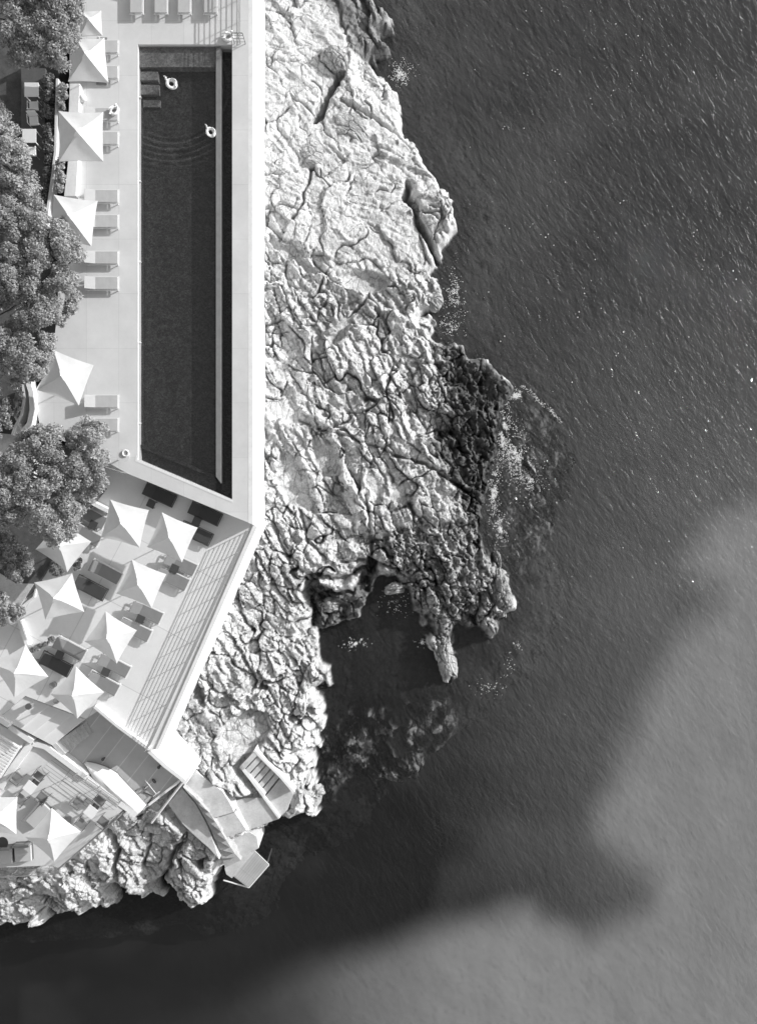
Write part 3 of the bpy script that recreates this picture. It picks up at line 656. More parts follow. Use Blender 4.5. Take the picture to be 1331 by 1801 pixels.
railing([(424, -80), (423, 77)], Z1, 1.12, 'cable railing on the pool deck beside the top right corner of the pool', gap=1.4)
railing([(413, 77), (432, 77)], Z1, 1.05, 'short railing across the deck at the top corner of the pool', gap=1.0, ncab=3, rail_r=.03)
railing([(184, 820), (222, 832)], Z1, 1.0, 'short thin railing above the step down to the lower terrace', ncab=3, gap=.8)
railing([(217, 1428), (104, 1526)], Z4, 1.0, 'thin railing on the slanting seaward side of the cafe terrace', ncab=5, gap=1.3)
railing([(100, 1526), (-70, 1534)], Z4, 1.0, 'thin railing along the bottom of the cafe terrace at the left edge', ncab=5, gap=1.3)
railing([(140, 1357), (214, 1408)], Z4, .95, 'thin railing between the timber decking and the white boat', ncab=3, gap=1.3)

# ---- steps and quays by the water
def steps(name, quad, n, z0, z1, zb, mt, label, group=None, gap=0.0, thick=None):
    "treads across the quad a-b (first edge) to d-c (last edge); heights z0 -> z1"
    root = empty(name, W(*quad[0], zb), 0, label, 'steps', group); a, b, c, d = [Vector(q) for q in quad]
    for i in range(n):
        t0, t1 = i / n, (i + 1 - gap) / n; z = z0 + (z1 - z0) * i / max(1, n - 1); bm = bmesh.new()
        slab('x', [a.lerp(d, t0), b.lerp(c, t0), b.lerp(c, t1), a.lerp(d, t1)], z, (zb if thick is None else z - thick), None, bm=bm)
        bmesh.ops.translate(bm, vec=-root.location, verts=bm.verts); obj('tread', bm, mt, root)
    return root
steps('stone_steps', [(152, 1269), (163, 1290), (110, 1330), (92, 1311)], 9, Z3 + .08, Z3 + .76, Z3 - .2, M['concrete'], 'narrow pale steps going down from the lower terrace to the boat')
bm = bmesh.new(); slab('x', [(262, 1323), (270, 1322), (292, 1300), (343, 1354), (326, 1382), (318, 1374)], 5.9, 1.2, None, bm=bm)
tag(obj('landing_block', bm, M['plaster'], bevel=.03), 'bright white rendered block at the foot of the railing above the quay', 'landing')
M['wide'] = tiled('wide_step_paving', .70, math.radians(-40), 9.0, 9.0, .9, .02, tilevar=.04)
steps('wide_steps', [(0, 1262), (45, 1225), (149, 1265), (93, 1311)], 5, 7.60, 7.02, 3.0, M['wide'], 'broad pale steps below the parasols at the left of the boat')
def quay(pts, z, label, mt='concrete', name='concrete_quay', zb=-.8):
    bm = bmesh.new(); slab('x', pts, z, zb, None, bm=bm); return tag(obj(name, bm, M[mt], bevel=.02), label, 'quay')
quay([(344, 1356), (366, 1374), (391, 1391), (404, 1412), (412, 1428), (372, 1440), (356, 1414), (326, 1383)], 4.3, 'wide pale concrete slab right below the white block')
quay([(413, 1429), (434, 1461), (396, 1474), (373, 1442)], 3.6, 'pale concrete slab between the curving steps and the long white kerb')
quay([(406, 1411), (430, 1404), (463, 1404), (491, 1440), (437, 1460)], 3.0, 'pale concrete slab in the middle of the quay')
quay([(404.5, 1404), (407.5, 1402), (438, 1461), (434.5, 1463)], 3.2, 'narrow white kerb between the two pale slabs', 'plaster', 'kerb')
quay([(461, 1402), (464.5, 1399), (493, 1438), (489.5, 1441)], 3.15, 'narrow white kerb below the striped steps', 'plaster', 'kerb')
steps('concrete_steps', [(424, 1346), (447, 1322), (492, 1369), (466, 1401)], 6, 3.6, 3.05, .2, M['concrete'], 'pale concrete steps with dark gaps leading down to the quay', gap=.2, thick=.14)
quay([(492, 1370), (516, 1396), (506, 1424), (492, 1437), (466, 1402)], 2.9, 'end slab of the quay below the striped steps')
wall_px('kerb_wall', [(447, 1320), (494, 1367), (517, 1394)], .16, 3.6, 1.0, M['plaster'], 'thin white kerb on the sea side of the striped steps')
wall_px('kerb_wall', [(424, 1348), (443, 1372), (464, 1400)], .22, 3.5, 1.0, M['plaster'], 'thin white kerb on the land side of the striped steps')
pts_l = [(322, 1384), (347, 1414), (366, 1448), (384, 1490), (396, 1526)]; pts_r = [(340, 1399), (372, 1433), (396, 1474), (412, 1500), (424, 1513)]
root = empty('curved_steps', W(322, 1384, 1.0), 0, 'curving grey steps descending from the boat deck to the bathing platform', 'steps')
def along(pl, t):
    s_ = t * (len(pl) - 1); i = min(int(s_), len(pl) - 2); return Vector(pl[i]).lerp(Vector(pl[i + 1]), s_ - i)
for i in range(9):
    t0, t1 = i / 9, (i + 1) / 9; bm = bmesh.new()
    slab('x', [along(pts_l, t0), along(pts_r, t0), along(pts_r, t1), along(pts_l, t1)], 4.9 - i * .26, .5, None, bm=bm)
    bmesh.ops.translate(bm, vec=-root.location, verts=bm.verts); obj('tread', bm, M['concrete_dark'], root)  # treads in a darker, more mottled concrete
quay([(296, 1414), (320, 1386), (345, 1415), (364, 1450), (378, 1488), (386, 1512), (368, 1492), (345, 1472), (322, 1450)], 3.7, 'pale ramp beside the curving steps above the lower rocks')
quay([(397, 1474), (437, 1462), (452, 1472), (455, 1492), (440, 1500), (424, 1512)], 2.3, 'small pale slab above the bathing platform')
quay([(395, 1527), (438, 1500), (448, 1498), (420, 1530), (408, 1545), (398, 1538)], 1.5, 'narrow pale step at the back of the bathing platform')
# bathing platform over the water
root = empty('bathing_platform', W(440, 1530, 0), 0, 'grey timber bathing platform jutting over the dark water', 'platform')
bm = bmesh.new(); slab('x', [(411, 1540), (447, 1496), (473, 1521), (438, 1561)], 1.25, 1.1, None, bm=bm); bmesh.ops.translate(bm, vec=-root.location, verts=bm.verts)
obj('deck_boards', bm, tiled('grey_boards', .44, math.radians(-52), 5, .16, .7, .012, var=.12), root)
for a, b in (((411, 1540), (438, 1561)), ((438, 1561), (473, 1521)), ((393, 1548), (438, 1561))):
    bm = bmesh.new(); tube(bm, [W(*a, 1.05), W(*b, 1.05)], .05, 8); bmesh.ops.translate(bm, vec=-root.location, verts=bm.verts); obj('frame_tube', bm, M['white_paint'], root)
for p in ((416, 1541), (438, 1557), (469, 1521)):
    bm = bmesh.new(); tube(bm, [W(*p, 1.1), (W(*p, 1.1).x, W(*p, 1.1).y, -4.6)], .05, 8); bmesh.ops.translate(bm, vec=-root.location, verts=bm.verts); obj('pile', bm, M['dark_metal'], root)
# white gangway pole
bm = bmesh.new(); tube(bm, [W(326, 1371, 6.9), W(300, 1404, 6.5), W(267, 1447, 5.9)], .07, 8)
for px_, py_, z_ in ((322, 1376, 6.8), (300, 1404, 6.5), (270, 1443, 5.9)):
    p = W(px_, py_, z_); tube(bm, [p, (p.x, p.y, 3.0)], .04, 6)
tag(obj('handrail', bm, M['white_paint']), 'long white handrail descending from the end of the boat deck towards the rocks', 'handrail')
# slatted pergola at the left edge
root = empty('slatted_pergola', W(0, 1320, Z4), 0, 'slatted pale pergola roof at the left edge above the cafe terrace', 'pergola')
for a, b in (((-40, 1270), (34, 1315)), ((34, 1315), (0, 1368)), ((-40, 1270), (-70, 1330))):
    bm = bmesh.new(); strip(bm, W(*a, 7.5), W(*b, 7.5), .12, 7.4, 7.6); bmesh.ops.translate(bm, vec=-root.location, verts=bm.verts); obj('beam', bm, M['white_paint'], root)
for i in range(13):
    a = Vector((-40, 1270)).lerp(Vector((-75, 1325)), i / 12); b = Vector((34, 1315)).lerp(Vector((-2, 1370)), i / 12)
    bm = bmesh.new(); strip(bm, W(*a, 7.56), W(*b, 7.56), .09, 7.603, 7.66); bmesh.ops.translate(bm, vec=-root.location, verts=bm.verts); obj('slat', bm, M['curb'], root)
for p in ((32, 1316), (-2, 1366), (-42, 1272)):
    q = W(*p, 7.4); bm = bmesh.new(); box(bm, q.x - .06, q.x + .06, q.y - .06, q.y + .06, Z4 - .5, 7.4); bmesh.ops.translate(bm, vec=-root.location, verts=bm.verts); obj('post', bm, M['white_paint'], root)
# ================================================================ objects
def copy_tree(o, parent=None):
    c = o.copy(); COL.objects.link(c)
    if parent: c.parent = parent
    for ch in list(o.children): copy_tree(ch, c)
    return c

# ---- parasols
def parasol(cs, z, label, group, h=2.05, rise=.62, small=False):
    C = [W(c[0], c[1], z + h) for c in cs]; ctr = sum(C, Vector()) / 4; O = Vector((ctr.x, ctr.y, z))
    rt = empty('parasol', O, 0, label, 'parasol', group)
    C = [c - O for c in C]; pk = Vector((0, 0, h + rise))
    bm = bmesh.new(); n = 12; sag = .030
    for i in range(4):
        a, b = C[i], C[(i + 1) % 4]; rows = []
        for r in range(1, n + 1):
            t = r / n; row = []
            for s_ in range(n + 1):
                u = s_ / n; e = a.lerp(b, u); w = 4 * u * (1 - u)
                p = pk.lerp(e, t) - Vector((e.x, e.y, 0)) * (sag * 1.5 * w * t * t) + Vector((0, 0, -.05 * w * t * (1.3 - t) - .07 * math.sin(math.pi * t)))
                p.z += .012 * math.sin(7 * u + i * 2 + t * 5) * t
                row.append(bm.verts.new(p))
            rows.append(row)
        ap = bm.verts.new(pk)
        for s_ in range(n): bm.faces.new((ap, rows[0][s_], rows[0][s_ + 1]))
        for r in range(n - 1):
            for s_ in range(n): bm.faces.new((rows[r][s_], rows[r + 1][s_], rows[r + 1][s_ + 1], rows[r][s_ + 1]))
        bot = [bm.verts.new(v.co - Vector((v.co.x * .01, v.co.y * .01, .07))) for v in rows[-1]]
        for s_ in range(n): bm.faces.new((rows[-1][s_], bot[s_], bot[s_ + 1], rows[-1][s_ + 1]))
    bmesh.ops.remove_doubles(bm, verts=bm.verts, dist=.002)
    obj('canopy', bm, M['umbrella'], rt)
    bm = bmesh.new(); ap = bm.verts.new(pk + Vector((0, 0, .10))); q = [bm.verts.new(pk + Vector((c.x * .17, c.y * .17, -.045))) for c in C]
    for i in range(4): bm.faces.new((ap, q[i], q[(i + 1) % 4]))
    obj('vent', bm, M['umbrella'], rt)
    bm = bmesh.new(); disc(bm, (0, 0), .028, .05, h + rise + .08, 10); disc(bm, (0, 0), .045, h + rise + .09, h + rise + .15, 10, .01); obj('pole', bm, M['white_paint'], rt)
    bm = bmesh.new(); box(bm, -.3, .3, -.3, .3, 0, .08); obj('base', bm, M['grey_metal'], rt, bevel=.01)
    for c in C:
        bm = bmesh.new(); tube(bm, [(0, 0, h + rise - .10), (c.x * .5, c.y * .5, h + rise * .5 - .18), (c.x * .97, c.y * .97, h - .03)], .013, 6); obj('rib', bm, M['grey_metal'], rt)
    return rt
G1 = 'white square parasols'
parasol([(134, 68), (184, 66), (191, 145), (120, 143)], Z1, 'topmost full white parasol beside the pine tree and the swimming pool', G1)
parasol([(142, 20), (178, 18), (180, 62), (140, 64)], Z1, 'small white parasol half hidden by the pine at the top of the deck', G1, h=1.9, rise=.4)
parasol([(103, 195), (182, 197), (182, 284), (104, 284)], Z1, 'large white parasol between the two white masonry benches', G1)
parasol([(95, 342), (172, 353), (161, 433), (86, 418)], Z1, 'white parasol below the second masonry bench, beside two grey loungers', G1)
parasol([(94, 615), (165, 642), (139, 713), (66, 686)], Z1, 'white parasol alone on the pool deck beside the curved garden wall', G1)
parasol([(194, 878.5), (262, 897), (246, 963), (178, 945)], Z2, 'white parasol on the lower terrace nearest the tree and below the pool end', G1)
parasol([(285, 901), (348, 928), (320.5, 989), (259, 962)], Z2, 'white parasol closest to the pool corner on the lower terrace', G1)
parasol([(232, 984), (293, 1010), (267, 1069), (205, 1044)], Z2, 'white parasol in the middle row nearest the cable railing', G1)
parasol([(186, 1075.5), (241, 1109), (206, 1167), (149, 1128)], Z2, 'white parasol above the lowest pair of grey loungers on the terrace', G1)
parasol([(105, 913), (161, 953), (119, 1006), (63, 966)], Z2, 'white parasol partly covered by the crown of the leafy tree', G1)
parasol([(60.5, 1024.5), (127, 1008), (148.5, 1076), (80, 1090)], Z2, 'white parasol beside the round shrubs with its left side in shade', G1)
parasol([(45, 1134), (85, 1190.5), (26, 1227), (-14, 1168)], Z2, 'white parasol at the left edge of the photo on the lower terrace', G1)
parasol([(134, 1173), (183.6, 1218), (136.7, 1264), (89, 1221)], Z2, 'white parasol above the narrow steps and the boat', G1)
parasol([(31, 1402), (29, 1467), (-36, 1465), (-34, 1400)], Z4, 'white parasol cut by the left edge on the cafe terrace', G1)
parasol([(91, 1421.5), (142.6, 1463.5), (96, 1516), (45, 1473)], Z4, 'lowest white parasol at the corner of the cafe terrace', G1)

# ---- loungers (head towards -x)
def make_lounger(pad, frame, back=.28, L=2.0, Wd=.78):
    rt = empty('sun_lounger', (0, 0, 0))
    bm = bmesh.new()
    for s_ in (-1, 1): box(bm, -L / 2, L / 2, s_ * Wd / 2 - .025, s_ * Wd / 2 + .025, .24, .30)
    for x in (-L / 2, -.28, L / 2 - .05): box(bm, x, x + .05, -Wd / 2 + .026, Wd / 2 - .026, .245, .295)
    obj('frame', bm, M[frame], rt)
    bm = bmesh.new(); box(bm, -.35, L / 2 - .06, -Wd / 2 + .035, Wd / 2 - .035, .30, .36); obj('mattress', bm, M[pad], rt, bevel=.015)
    bm = bmesh.new(); a = math.atan2(back, .62); Mx = Matrix.Translation((-.36, 0, .30)) @ Matrix.Rotation(a, 4, 'Y')
    box(bm, -.62, 0, -Wd / 2 + .035, Wd / 2 - .035, 0, .06, Mx); obj('backrest', bm, M[pad], rt, bevel=.015)
    for x in (-L / 2 + .12, L / 2 - .15):
        for s_ in (-1, 1):
            bm = bmesh.new(); box(bm, x, x + .05, s_ * (Wd / 2 - .03) - .02, s_ * (Wd / 2 - .03) + .02, 0, .24); obj('leg', bm, M[frame], rt)
    return rt
PROTO = {}
def lounger(px, py, z, ang, label, group, pad='pad', frame='white_paint', zz=.33, back=.28):
    k = (pad, frame, back)
    if k not in PROTO: PROTO[k] = make_lounger(pad, frame, back); o = PROTO[k]
    else: o = copy_tree(PROTO[k])
    p = W(px, py, z + zz); o.location = (p.x, p.y, z); o.rotation_euler = (0, 0, math.radians(ang)); tag(o, label, 'sun lounger', group); return o
GP = 'sun loungers along the pool'
for y, lb in ((82, 'sun lounger beside the topmost large parasol, first of the row by the pool'), (127, 'sun lounger second from the top of the row by the pool'), (201, 'sun lounger carrying the white inflatable swan'),
              (243, 'sun lounger directly beside the large parasol between the benches'), (345, 'sun lounger at the upper corner of the third large parasol'), (389, 'sun lounger touching the lower corner of the third large parasol'),
              (453, 'grey sun lounger below the third large parasol, upper of two by the tree'), (498, 'grey sun lounger below the third large parasol, lower of two by the tree'),
              (706, 'sun lounger beside the parasol near the curved wall'), (747, 'sun lounger half under the tree, last of the row by the pool')):
    lounger(179, y, Z1, 0, lb, GP, 'pad_light', 'curb', back=.22)
GT = 'sun loungers above the pool'
for i, (x, lb) in enumerate(((240, 'first lounger from the left above the pool'), (283, 'second lounger from the left above the pool'), (324, 'third lounger from the left above the pool'), (370, 'lounger above the pool nearest the cable railing'))):
    lounger(x, -6, Z1, -90, lb, GT, 'pad_light', 'curb', back=.35)
GL = 'sun loungers on the lower terrace'
AN = -25
for x, y, pad, lb in ((281, 870, 'pad_dark', 'charcoal lounger left of the pair in the shade of the pool wall'), (361, 903, 'pad_dark', 'charcoal lounger right of the pair in the shade of the pool wall'), (345, 938, 'pad_dark', 'charcoal lounger half under the parasol closest to the pool corner'),
    (318, 992, 'pad', 'grey lounger peeking out below the parasol closest to the pool corner'), (304, 1018, 'pad', 'grey lounger at the upper right of the middle parasol nearest the railing'),
    (258, 1077, 'pad', 'upper grey lounger of the pair below the middle parasol by the railing'), (238, 1108, 'pad', 'grey lounger beside the right corner of the parasol in the fourth row'),
    (201, 1170, 'pad', 'upper grey lounger of the pair nearest the boat deck'), (182, 1202, 'pad', 'lower grey lounger of the pair nearest the boat deck'),
    (186, 1006, 'pad', 'shaded grey lounger between the middle parasols'), (160, 1034, 'pad_dark', 'dark lounger in the deep shade between four parasols'),
    (160, 908, 'pad', 'grey lounger under the edge of the tree crown by the white strip'), (150, 940, 'pad', 'shaded lounger between the tree and the nearest parasol'),
    (123, 1141, 'pad', 'grey lounger at the left corner of the fourth row parasol'), (98, 1168, 'pad_dark', 'dark lounger between the two leftmost parasols')):
    lounger(x, y, Z2, AN - (3 if x < 230 else 0), lb, GL, pad, 'white_paint' if pad == 'pad' else 'dark_metal')

# ---- small tables on the lower terrace
def side_table(px, py, z, ang, label, top='table_dark', w=.48, h=.42, group='small side tables'):
    p = W(px, py, z + h); rt = empty('side_table', (p.x, p.y, z), math.radians(ang), label, 'table', group)
    bm = bmesh.new(); box(bm, -w / 2, w / 2, -w / 2, w / 2, h - .035, h); obj('tabletop', bm, M[top], rt, bevel=.008)
    for sx in (-1, 1):
        for sy in (-1, 1):
            bm = bmesh.new(); box(bm, sx * (w / 2 - .05) - .02, sx * (w / 2 - .05) + .02, sy * (w / 2 - .05) - .02, sy * (w / 2 - .05) + .02, 0, h - .036); obj('leg', bm, M['dark_metal'], rt)
for x, y, lb in ((266, 886, 'dark side table under the left charcoal lounger'), (346, 917, 'dark side table below the right charcoal lounger'), (307, 1000, 'dark side table between the two highest grey loungers by the railing'),
                 (247, 1089, 'dark side table between the pair of loungers below the middle parasol'), (186, 1182, 'dark side table between the pair of loungers nearest the boat deck'),
                 (164, 923, 'dark side table beside the nearest lounger to the tree'), (105, 1152, 'dark side table between the leftmost loungers')):
    side_table(x, y, Z2, AN, lb)
# low round dark cylinders
for x, y, lb in ((92, 1206, 'round dark stool right of the left edge parasol'), (99, 1233, 'round dark stool beside the parasol above the steps'), (50, 1243, 'round dark stool at the wide pale step')):
    p = W(x, y, Z2 + .4); bm = bmesh.new(); disc(bm, (0, 0), .17, 0, .40, 16, .19); o = obj('drum', bm, M['pad'], bevel=.01); o.location = (p.x, p.y, Z2); tag(o, lb, 'drum', 'round drums')
# round table by the pool
p = W(217, 801, Z1 + .6); rt = empty('round_table', (p.x, p.y, Z1), 0, 'round white table at the lower left corner of the pool', 'table')
bm = bmesh.new(); disc(bm, (0, 0), .38, .56, .60, 28); obj('tabletop', bm, M['table'], rt)
bm = bmesh.new(); disc(bm, (0, 0), .04, .03, .56, 12); disc(bm, (0, 0), .2, 0, .03, 20); obj('pedestal', bm, M['white_paint'], rt)
bm = bmesh.new(); torus(bm, (0, 0, 0), .17, .05, 24, 8); o = obj('towel_ring', bm, M['vinyl'], smooth=True); q = W(221, 797, Z1 + .66); o.location = (q.x, q.y, Z1 + .65); tag(o, 'rolled white ring resting on the round table', 'towel')
# globe lamp
p = W(146, 173, Z1 + .2); bm = bmesh.new(); bmesh.ops.create_uvsphere(bm, u_segments=20, v_segments=12, radius=.23); o = obj('globe_lamp', bm, M['vinyl'], smooth=True); o.location = (p.x, p.y, Z1 + .22); tag(o, 'white globe on the deck beside the upper masonry bench', 'lamp')

# ---- inflatable swans
def swan(px, py, z, ang, s_, label, solid=False):
    s_ = s_ * .82
    p = W(px, py, z + .2); rt = empty('inflatable_swan', (p.x, p.y, z), math.radians(ang), label, 'inflatable toy', 'white inflatable swans')
    bm = bmesh.new(); torus(bm, (0, 0, .12 * s_), .30 * s_, .13 * s_, 28, 10, 1.15, .9); obj('ring', bm, M['vinyl'], rt, smooth=True)
    bm = bmesh.new(); tube(bm, [(.38 * s_, 0, .15 * s_), (.46 * s_, 0, .35 * s_), (.42 * s_, 0, .55 * s_), (.32 * s_, 0, .66 * s_), (.40 * s_, 0, .74 * s_), (.52 * s_, 0, .68 * s_)], .085 * s_, 10, .05 * s_); obj('neck', bm, M['vinyl'], rt, smooth=True)
    for sg in (-1, 1):
        bm = bmesh.new(); tube(bm, [(.15 * s_, sg * .30 * s_, .20 * s_), (-.15 * s_, sg * .36 * s_, .30 * s_), (-.42 * s_, sg * .26 * s_, .38 * s_)], .10 * s_, 10, .03 * s_); obj('wing', bm, M['vinyl'], rt, smooth=True)
    bm = bmesh.new(); tube(bm, [(-.36 * s_, 0, .18 * s_), (-.55 * s_, 0, .34 * s_)], .09 * s_, 8, .02 * s_); obj('tail', bm, M['vinyl'], rt, smooth=True)
    bm = bmesh.new(); tube(bm, [(.52 * s_, 0, .68 * s_), (.62 * s_, 0, .63 * s_)], .04 * s_, 8, .01 * s_); obj('beak', bm, M['dark_metal'], rt)
swan(301, 146, 8.80, 145, .95, 'white inflatable swan ring floating near the pool steps')
swan(370, 231, 8.80, 130, .85, 'white inflatable swan leaning against the overflow wall in the pool')
swan(200, 193, Z1 + .36, 40, .80, 'white inflatable swan lying on a lounger beside the pool')
swan(401, 63, Z1, 20, .85, 'white inflatable swan on the deck at the top right corner of the pool')

# ---- garden tables and chairs in the shaded garden strip
def garden_table(px, py, z, w, label):
    p = W(px, py, z + .74); rt = empty('garden_table', (p.x, p.y, z), 0, label, 'table', 'white garden tables')
    bm = bmesh.new(); box(bm, -w / 2, w / 2, -w / 2, w / 2, .86, .90); obj('tabletop', bm, M['white_paint'], rt, bevel=.01)
    for sx in (-1, 1):
        for sy in (-1, 1):
            bm = bmesh.new(); box(bm, sx * (w / 2 - .06) - .025, sx * (w / 2 - .06) + .025, sy * (w / 2 - .06) - .025, sy * (w / 2 - .06) + .025, 0, .859); obj('leg', bm, M['white_paint'], rt)
garden_table(58, 160, 8.56, .82, 'square white garden table partly shaded, nearest the pine')
garden_table(54, 241, 8.56, .80, 'square white garden table in the sun beside the dark hedge')
def chair(px, py, z, ang, label, group, m='white_paint', seat='vinyl', w=.52, h=.44, bh=.42, arms=True):
    p = W(px, py, z + h); rt = empty('armchair', (p.x, p.y, z), math.radians(ang), label, 'chair', group)
    bm = bmesh.new(); box(bm, -w / 2, w / 2, -w / 2, w / 2, h - .09, h); obj('seat', bm, M[seat], rt, bevel=.02)
    bm = bmesh.new(); Mx = Matrix.Translation((-w / 2, 0, h)) @ Matrix.Rotation(-.22, 4, 'Y'); box(bm, -.05, 0, -w / 2, w / 2, 0, bh, Mx); obj('backrest', bm, M[seat], rt, bevel=.012)
    if arms:
        for s_ in (-1, 1):
            bm = bmesh.new(); y = s_ * (w / 2 + .035); tube(bm, [(w / 2 - .05, y, .0), (w / 2 - .05, y, h + .2), (-w / 2 - .03, y, h + .22), (-w / 2 - .03, y, 0)], .02, 6); obj('arm_frame', bm, M[m], rt)
    else:
        for sx in (-1, 1):
            for sy in (-1, 1):
                bm = bmesh.new(); box(bm, sx * .2 - .02, sx * .2 + .02, sy * .2 - .02, sy * .2 + .02, 0, h - .091); obj('leg', bm, M[m], rt)
GC = 'white garden chairs'
chair(60, 186, 8.56, 92, 'white garden chair just below the table nearest the pine', GC)
chair(60, 212, 8.56, -85, 'white garden chair just above the sunlit garden table', GC)
chair(56, 266, 8.56, 90, 'white garden chair below the sunlit garden table', GC)

# ---- cafe terrace
def cube_table(px, py, ang, label):
    p = W(px, py, Z4 + .72); rt = empty('cafe_table', (p.x, p.y, Z4), math.radians(ang), label, 'table', 'square cafe tables')
    bm = bmesh.new(); box(bm, -.33, .33, -.33, .33, .69, .72); obj('tabletop', bm, M['vinyl'], rt, bevel=.008)
    bm = bmesh.new(); box(bm, -.045, .045, -.045, .045, .03, .69); box(bm, -.22, .22, -.22, .22, 0, .029); obj('pedestal', bm, M['dark_metal'], rt)
cube_table(53, 1385, -38, 'square white table at the upper left of the cafe terrace')
cube_table(160, 1428, -38, 'square white table at the right corner of the cafe terrace')
GA = 'cafe armchairs'
for cx, cy, nm in ((53, 1385, 'upper left white table'), (160, 1428, 'right hand white table')):
    for a, wd in ((52, 'lower left side'), (142, 'lower right side'), (232, 'upper right side'), (322, 'upper left side')):
        r = math.radians(a); dx, dy = math.cos(r) * 27, -math.sin(r) * 27
        chair(cx - dx, cy - dy, Z4, a, 'grey cafe armchair on the %s of the %s' % (wd, nm), GA, 'dark_metal', 'pad', w=.56)
def lounge(px, py, ang, w, d, label):
    p = W(px, py, Z4 + .4); rt = empty('lounge_seat', (p.x, p.y, Z4), math.radians(ang), label, 'sofa', 'low lounge seats')
    bm = bmesh.new(); box(bm, -w / 2, w / 2, -d / 2, d / 2, .0, .20); obj('base', bm, M['dark_metal'], rt)
    bm = bmesh.new(); box(bm, -w / 2, w / 2, -d / 2, d / 2 - .16, .201, .38); obj('seat_cushion', bm, M['pad_light'], rt, bevel=.03)
    bm = bmesh.new(); box(bm, -w / 2, w / 2, d / 2 - .15, d / 2, .201, .68); obj('backrest', bm, M['pad'], rt, bevel=.03)
lounge(66, 1434, 47, 1.5, .95, 'broad low lounge seat between the two lowest parasols')
lounge(40, 1500, 3, 1.0, 1.1, 'low lounge seat under the lowest parasol by the bottom railing')
lounge(8, 1505, 3, .9, 1.1, 'low lounge seat at the left edge by the bottom railing')
p = W(4, 1483, Z4 + .5); rt = empty('round_table', (p.x, p.y, Z4), 0, 'dark round table at the left edge of the cafe terrace', 'table')
bm = bmesh.new(); disc(bm, (0, 0), .36, .44, .48, 24); obj('tabletop', bm, M['table_dark'], rt)
bm = bmesh.new(); disc(bm, (0, 0), .05, 0, .44, 12); obj('pedestal', bm, M['dark_metal'], rt)

# ---- the boat, covered with a pale hull, bow to the upper left
def boat():
    a = W(150, 1343, Z3 + .5); b = W(246, 1428, Z3 + .5); mid = (a + b) / 2; L = 4.55; ang = math.atan2(a.y - b.y, a.x - b.x)
    rt = empty('sailing_dinghy', (mid.x, mid.y, Z3), ang, 'white upturned sailing dinghy with dark rubbing strakes lying on the boat deck', 'boat')
    n = 28; m = 14; bm = bmesh.new(); rows = []
    def half(t):      # half beam along the length (t=0 stern, 1 bow)
        return .74 * (min(1, (.62 + .55 * t)) if t < .55 else 1) * (1 - max(0, (t - .48) / .52) ** 2.1) + .01
    for i in range(n + 1):
        t = i / n; x = -L / 2 + L * t; hb = half(t); row = []
        for j in range(m + 1):
            u = -1 + 2 * j / m; z = .18 + (.46 + .10 * t) * (1 - abs(u) ** 2.3) * (1 - .35 * max(0, t - .8) / .2) + .03 * (1 - abs(u)) * t
            row.append(bm.verts.new((x, u * hb, z)))
        rows.append(row)
    for i in range(n):
        for j in range(m): bm.faces.new((rows[i][j], rows[i + 1][j], rows[i + 1][j + 1], rows[i][j + 1]))
    for i in range(n):
        for j in (0, m):
            p0, p1 = rows[i][j], rows[i + 1][j]; q0 = bm.verts.new((p0.co.x, p0.co.y * .96, .10)); q1 = bm.verts.new((p1.co.x, p1.co.y * .96, .10)); bm.faces.new((p0, p1, q1, q0))
    v = rows[0]; bt = bm.verts.new((-L / 2, half(0) * .95, .10)); bt2 = bm.verts.new((-L / 2, -half(0) * .95, .10)); bm.faces.new([bt2] + v + [bt])
    obj('hull', bm, M['gelcoat'], rt, smooth=False)
    for s_ in (-1, 1):
        bm = bmesh.new(); tube(bm, [(-L / 2 + L * i / n, s_ * (half(i / n) + .03), .17) for i in range(n + 1)], .035, 8); obj('rubbing_strake', bm, M['pad'], rt)
    bm = bmesh.new(); tube(bm, [(-L / 2 + .1, 0, .70), (0, 0, .76), (L / 2 * .8, 0, .62)], .022, 6); obj('keel_strip', bm, M['curb'], rt)
    for x in (-1.2, 1.0):
        bm = bmesh.new(); box(bm, x - .06, x + .06, -.6, .6, 0, .1); obj('chock', bm, M['bark'], rt)
    bm = bmesh.new(); disc(bm, (.25, .30), .03, .55, .63, 8); disc(bm, (.33, .32), .03, .53, .62, 8); obj('fitting', bm, M['dark_metal'], rt)
boat()
# mooring rope and outboard beside the boat
bm = bmesh.new(); tube(bm, [W(252, 1394, Z3 + .03), W(262, 1397, Z3 + .03), W(270, 1400, Z3 + .03), W(262, 1412, Z3 + .03), W(250, 1415, Z3 + .03), W(240, 1412, Z3 + .03)], .03, 6)
tag(obj('rope', bm, M['rope']), 'dark rope curled on the slabs at the stern of the boat', 'rope')
p = W(264, 1388, Z3 + .5); rt = empty('boat_trolley', (p.x, p.y, Z3), math.radians(-50), 'small trolley with a dark wheel behind the boat', 'trolley')
bm = bmesh.new(); tube(bm, [(-.6, 0, .2), (.5, 0, .25)], .025, 6); tube(bm, [(-.2, -.35, .18), (-.2, .35, .18)], .025, 6); tube(bm, [(.5, -.25, .25), (.5, .25, .25)], .025, 6); obj('frame', bm, M['white_paint'], rt)
for s_ in (-1, 1):
    bm = bmesh.new(); torus(bm, (0, 0, 0), .13, .045, 18, 8); bmesh.ops.rotate(bm, cent=(0, 0, 0), matrix=Matrix.Rotation(math.pi / 2, 3, 'X'), verts=bm.verts); bmesh.ops.translate(bm, vec=(-.2, s_ * .38, .175), verts=bm.verts); obj('wheel', bm, M['dark_metal'], rt)
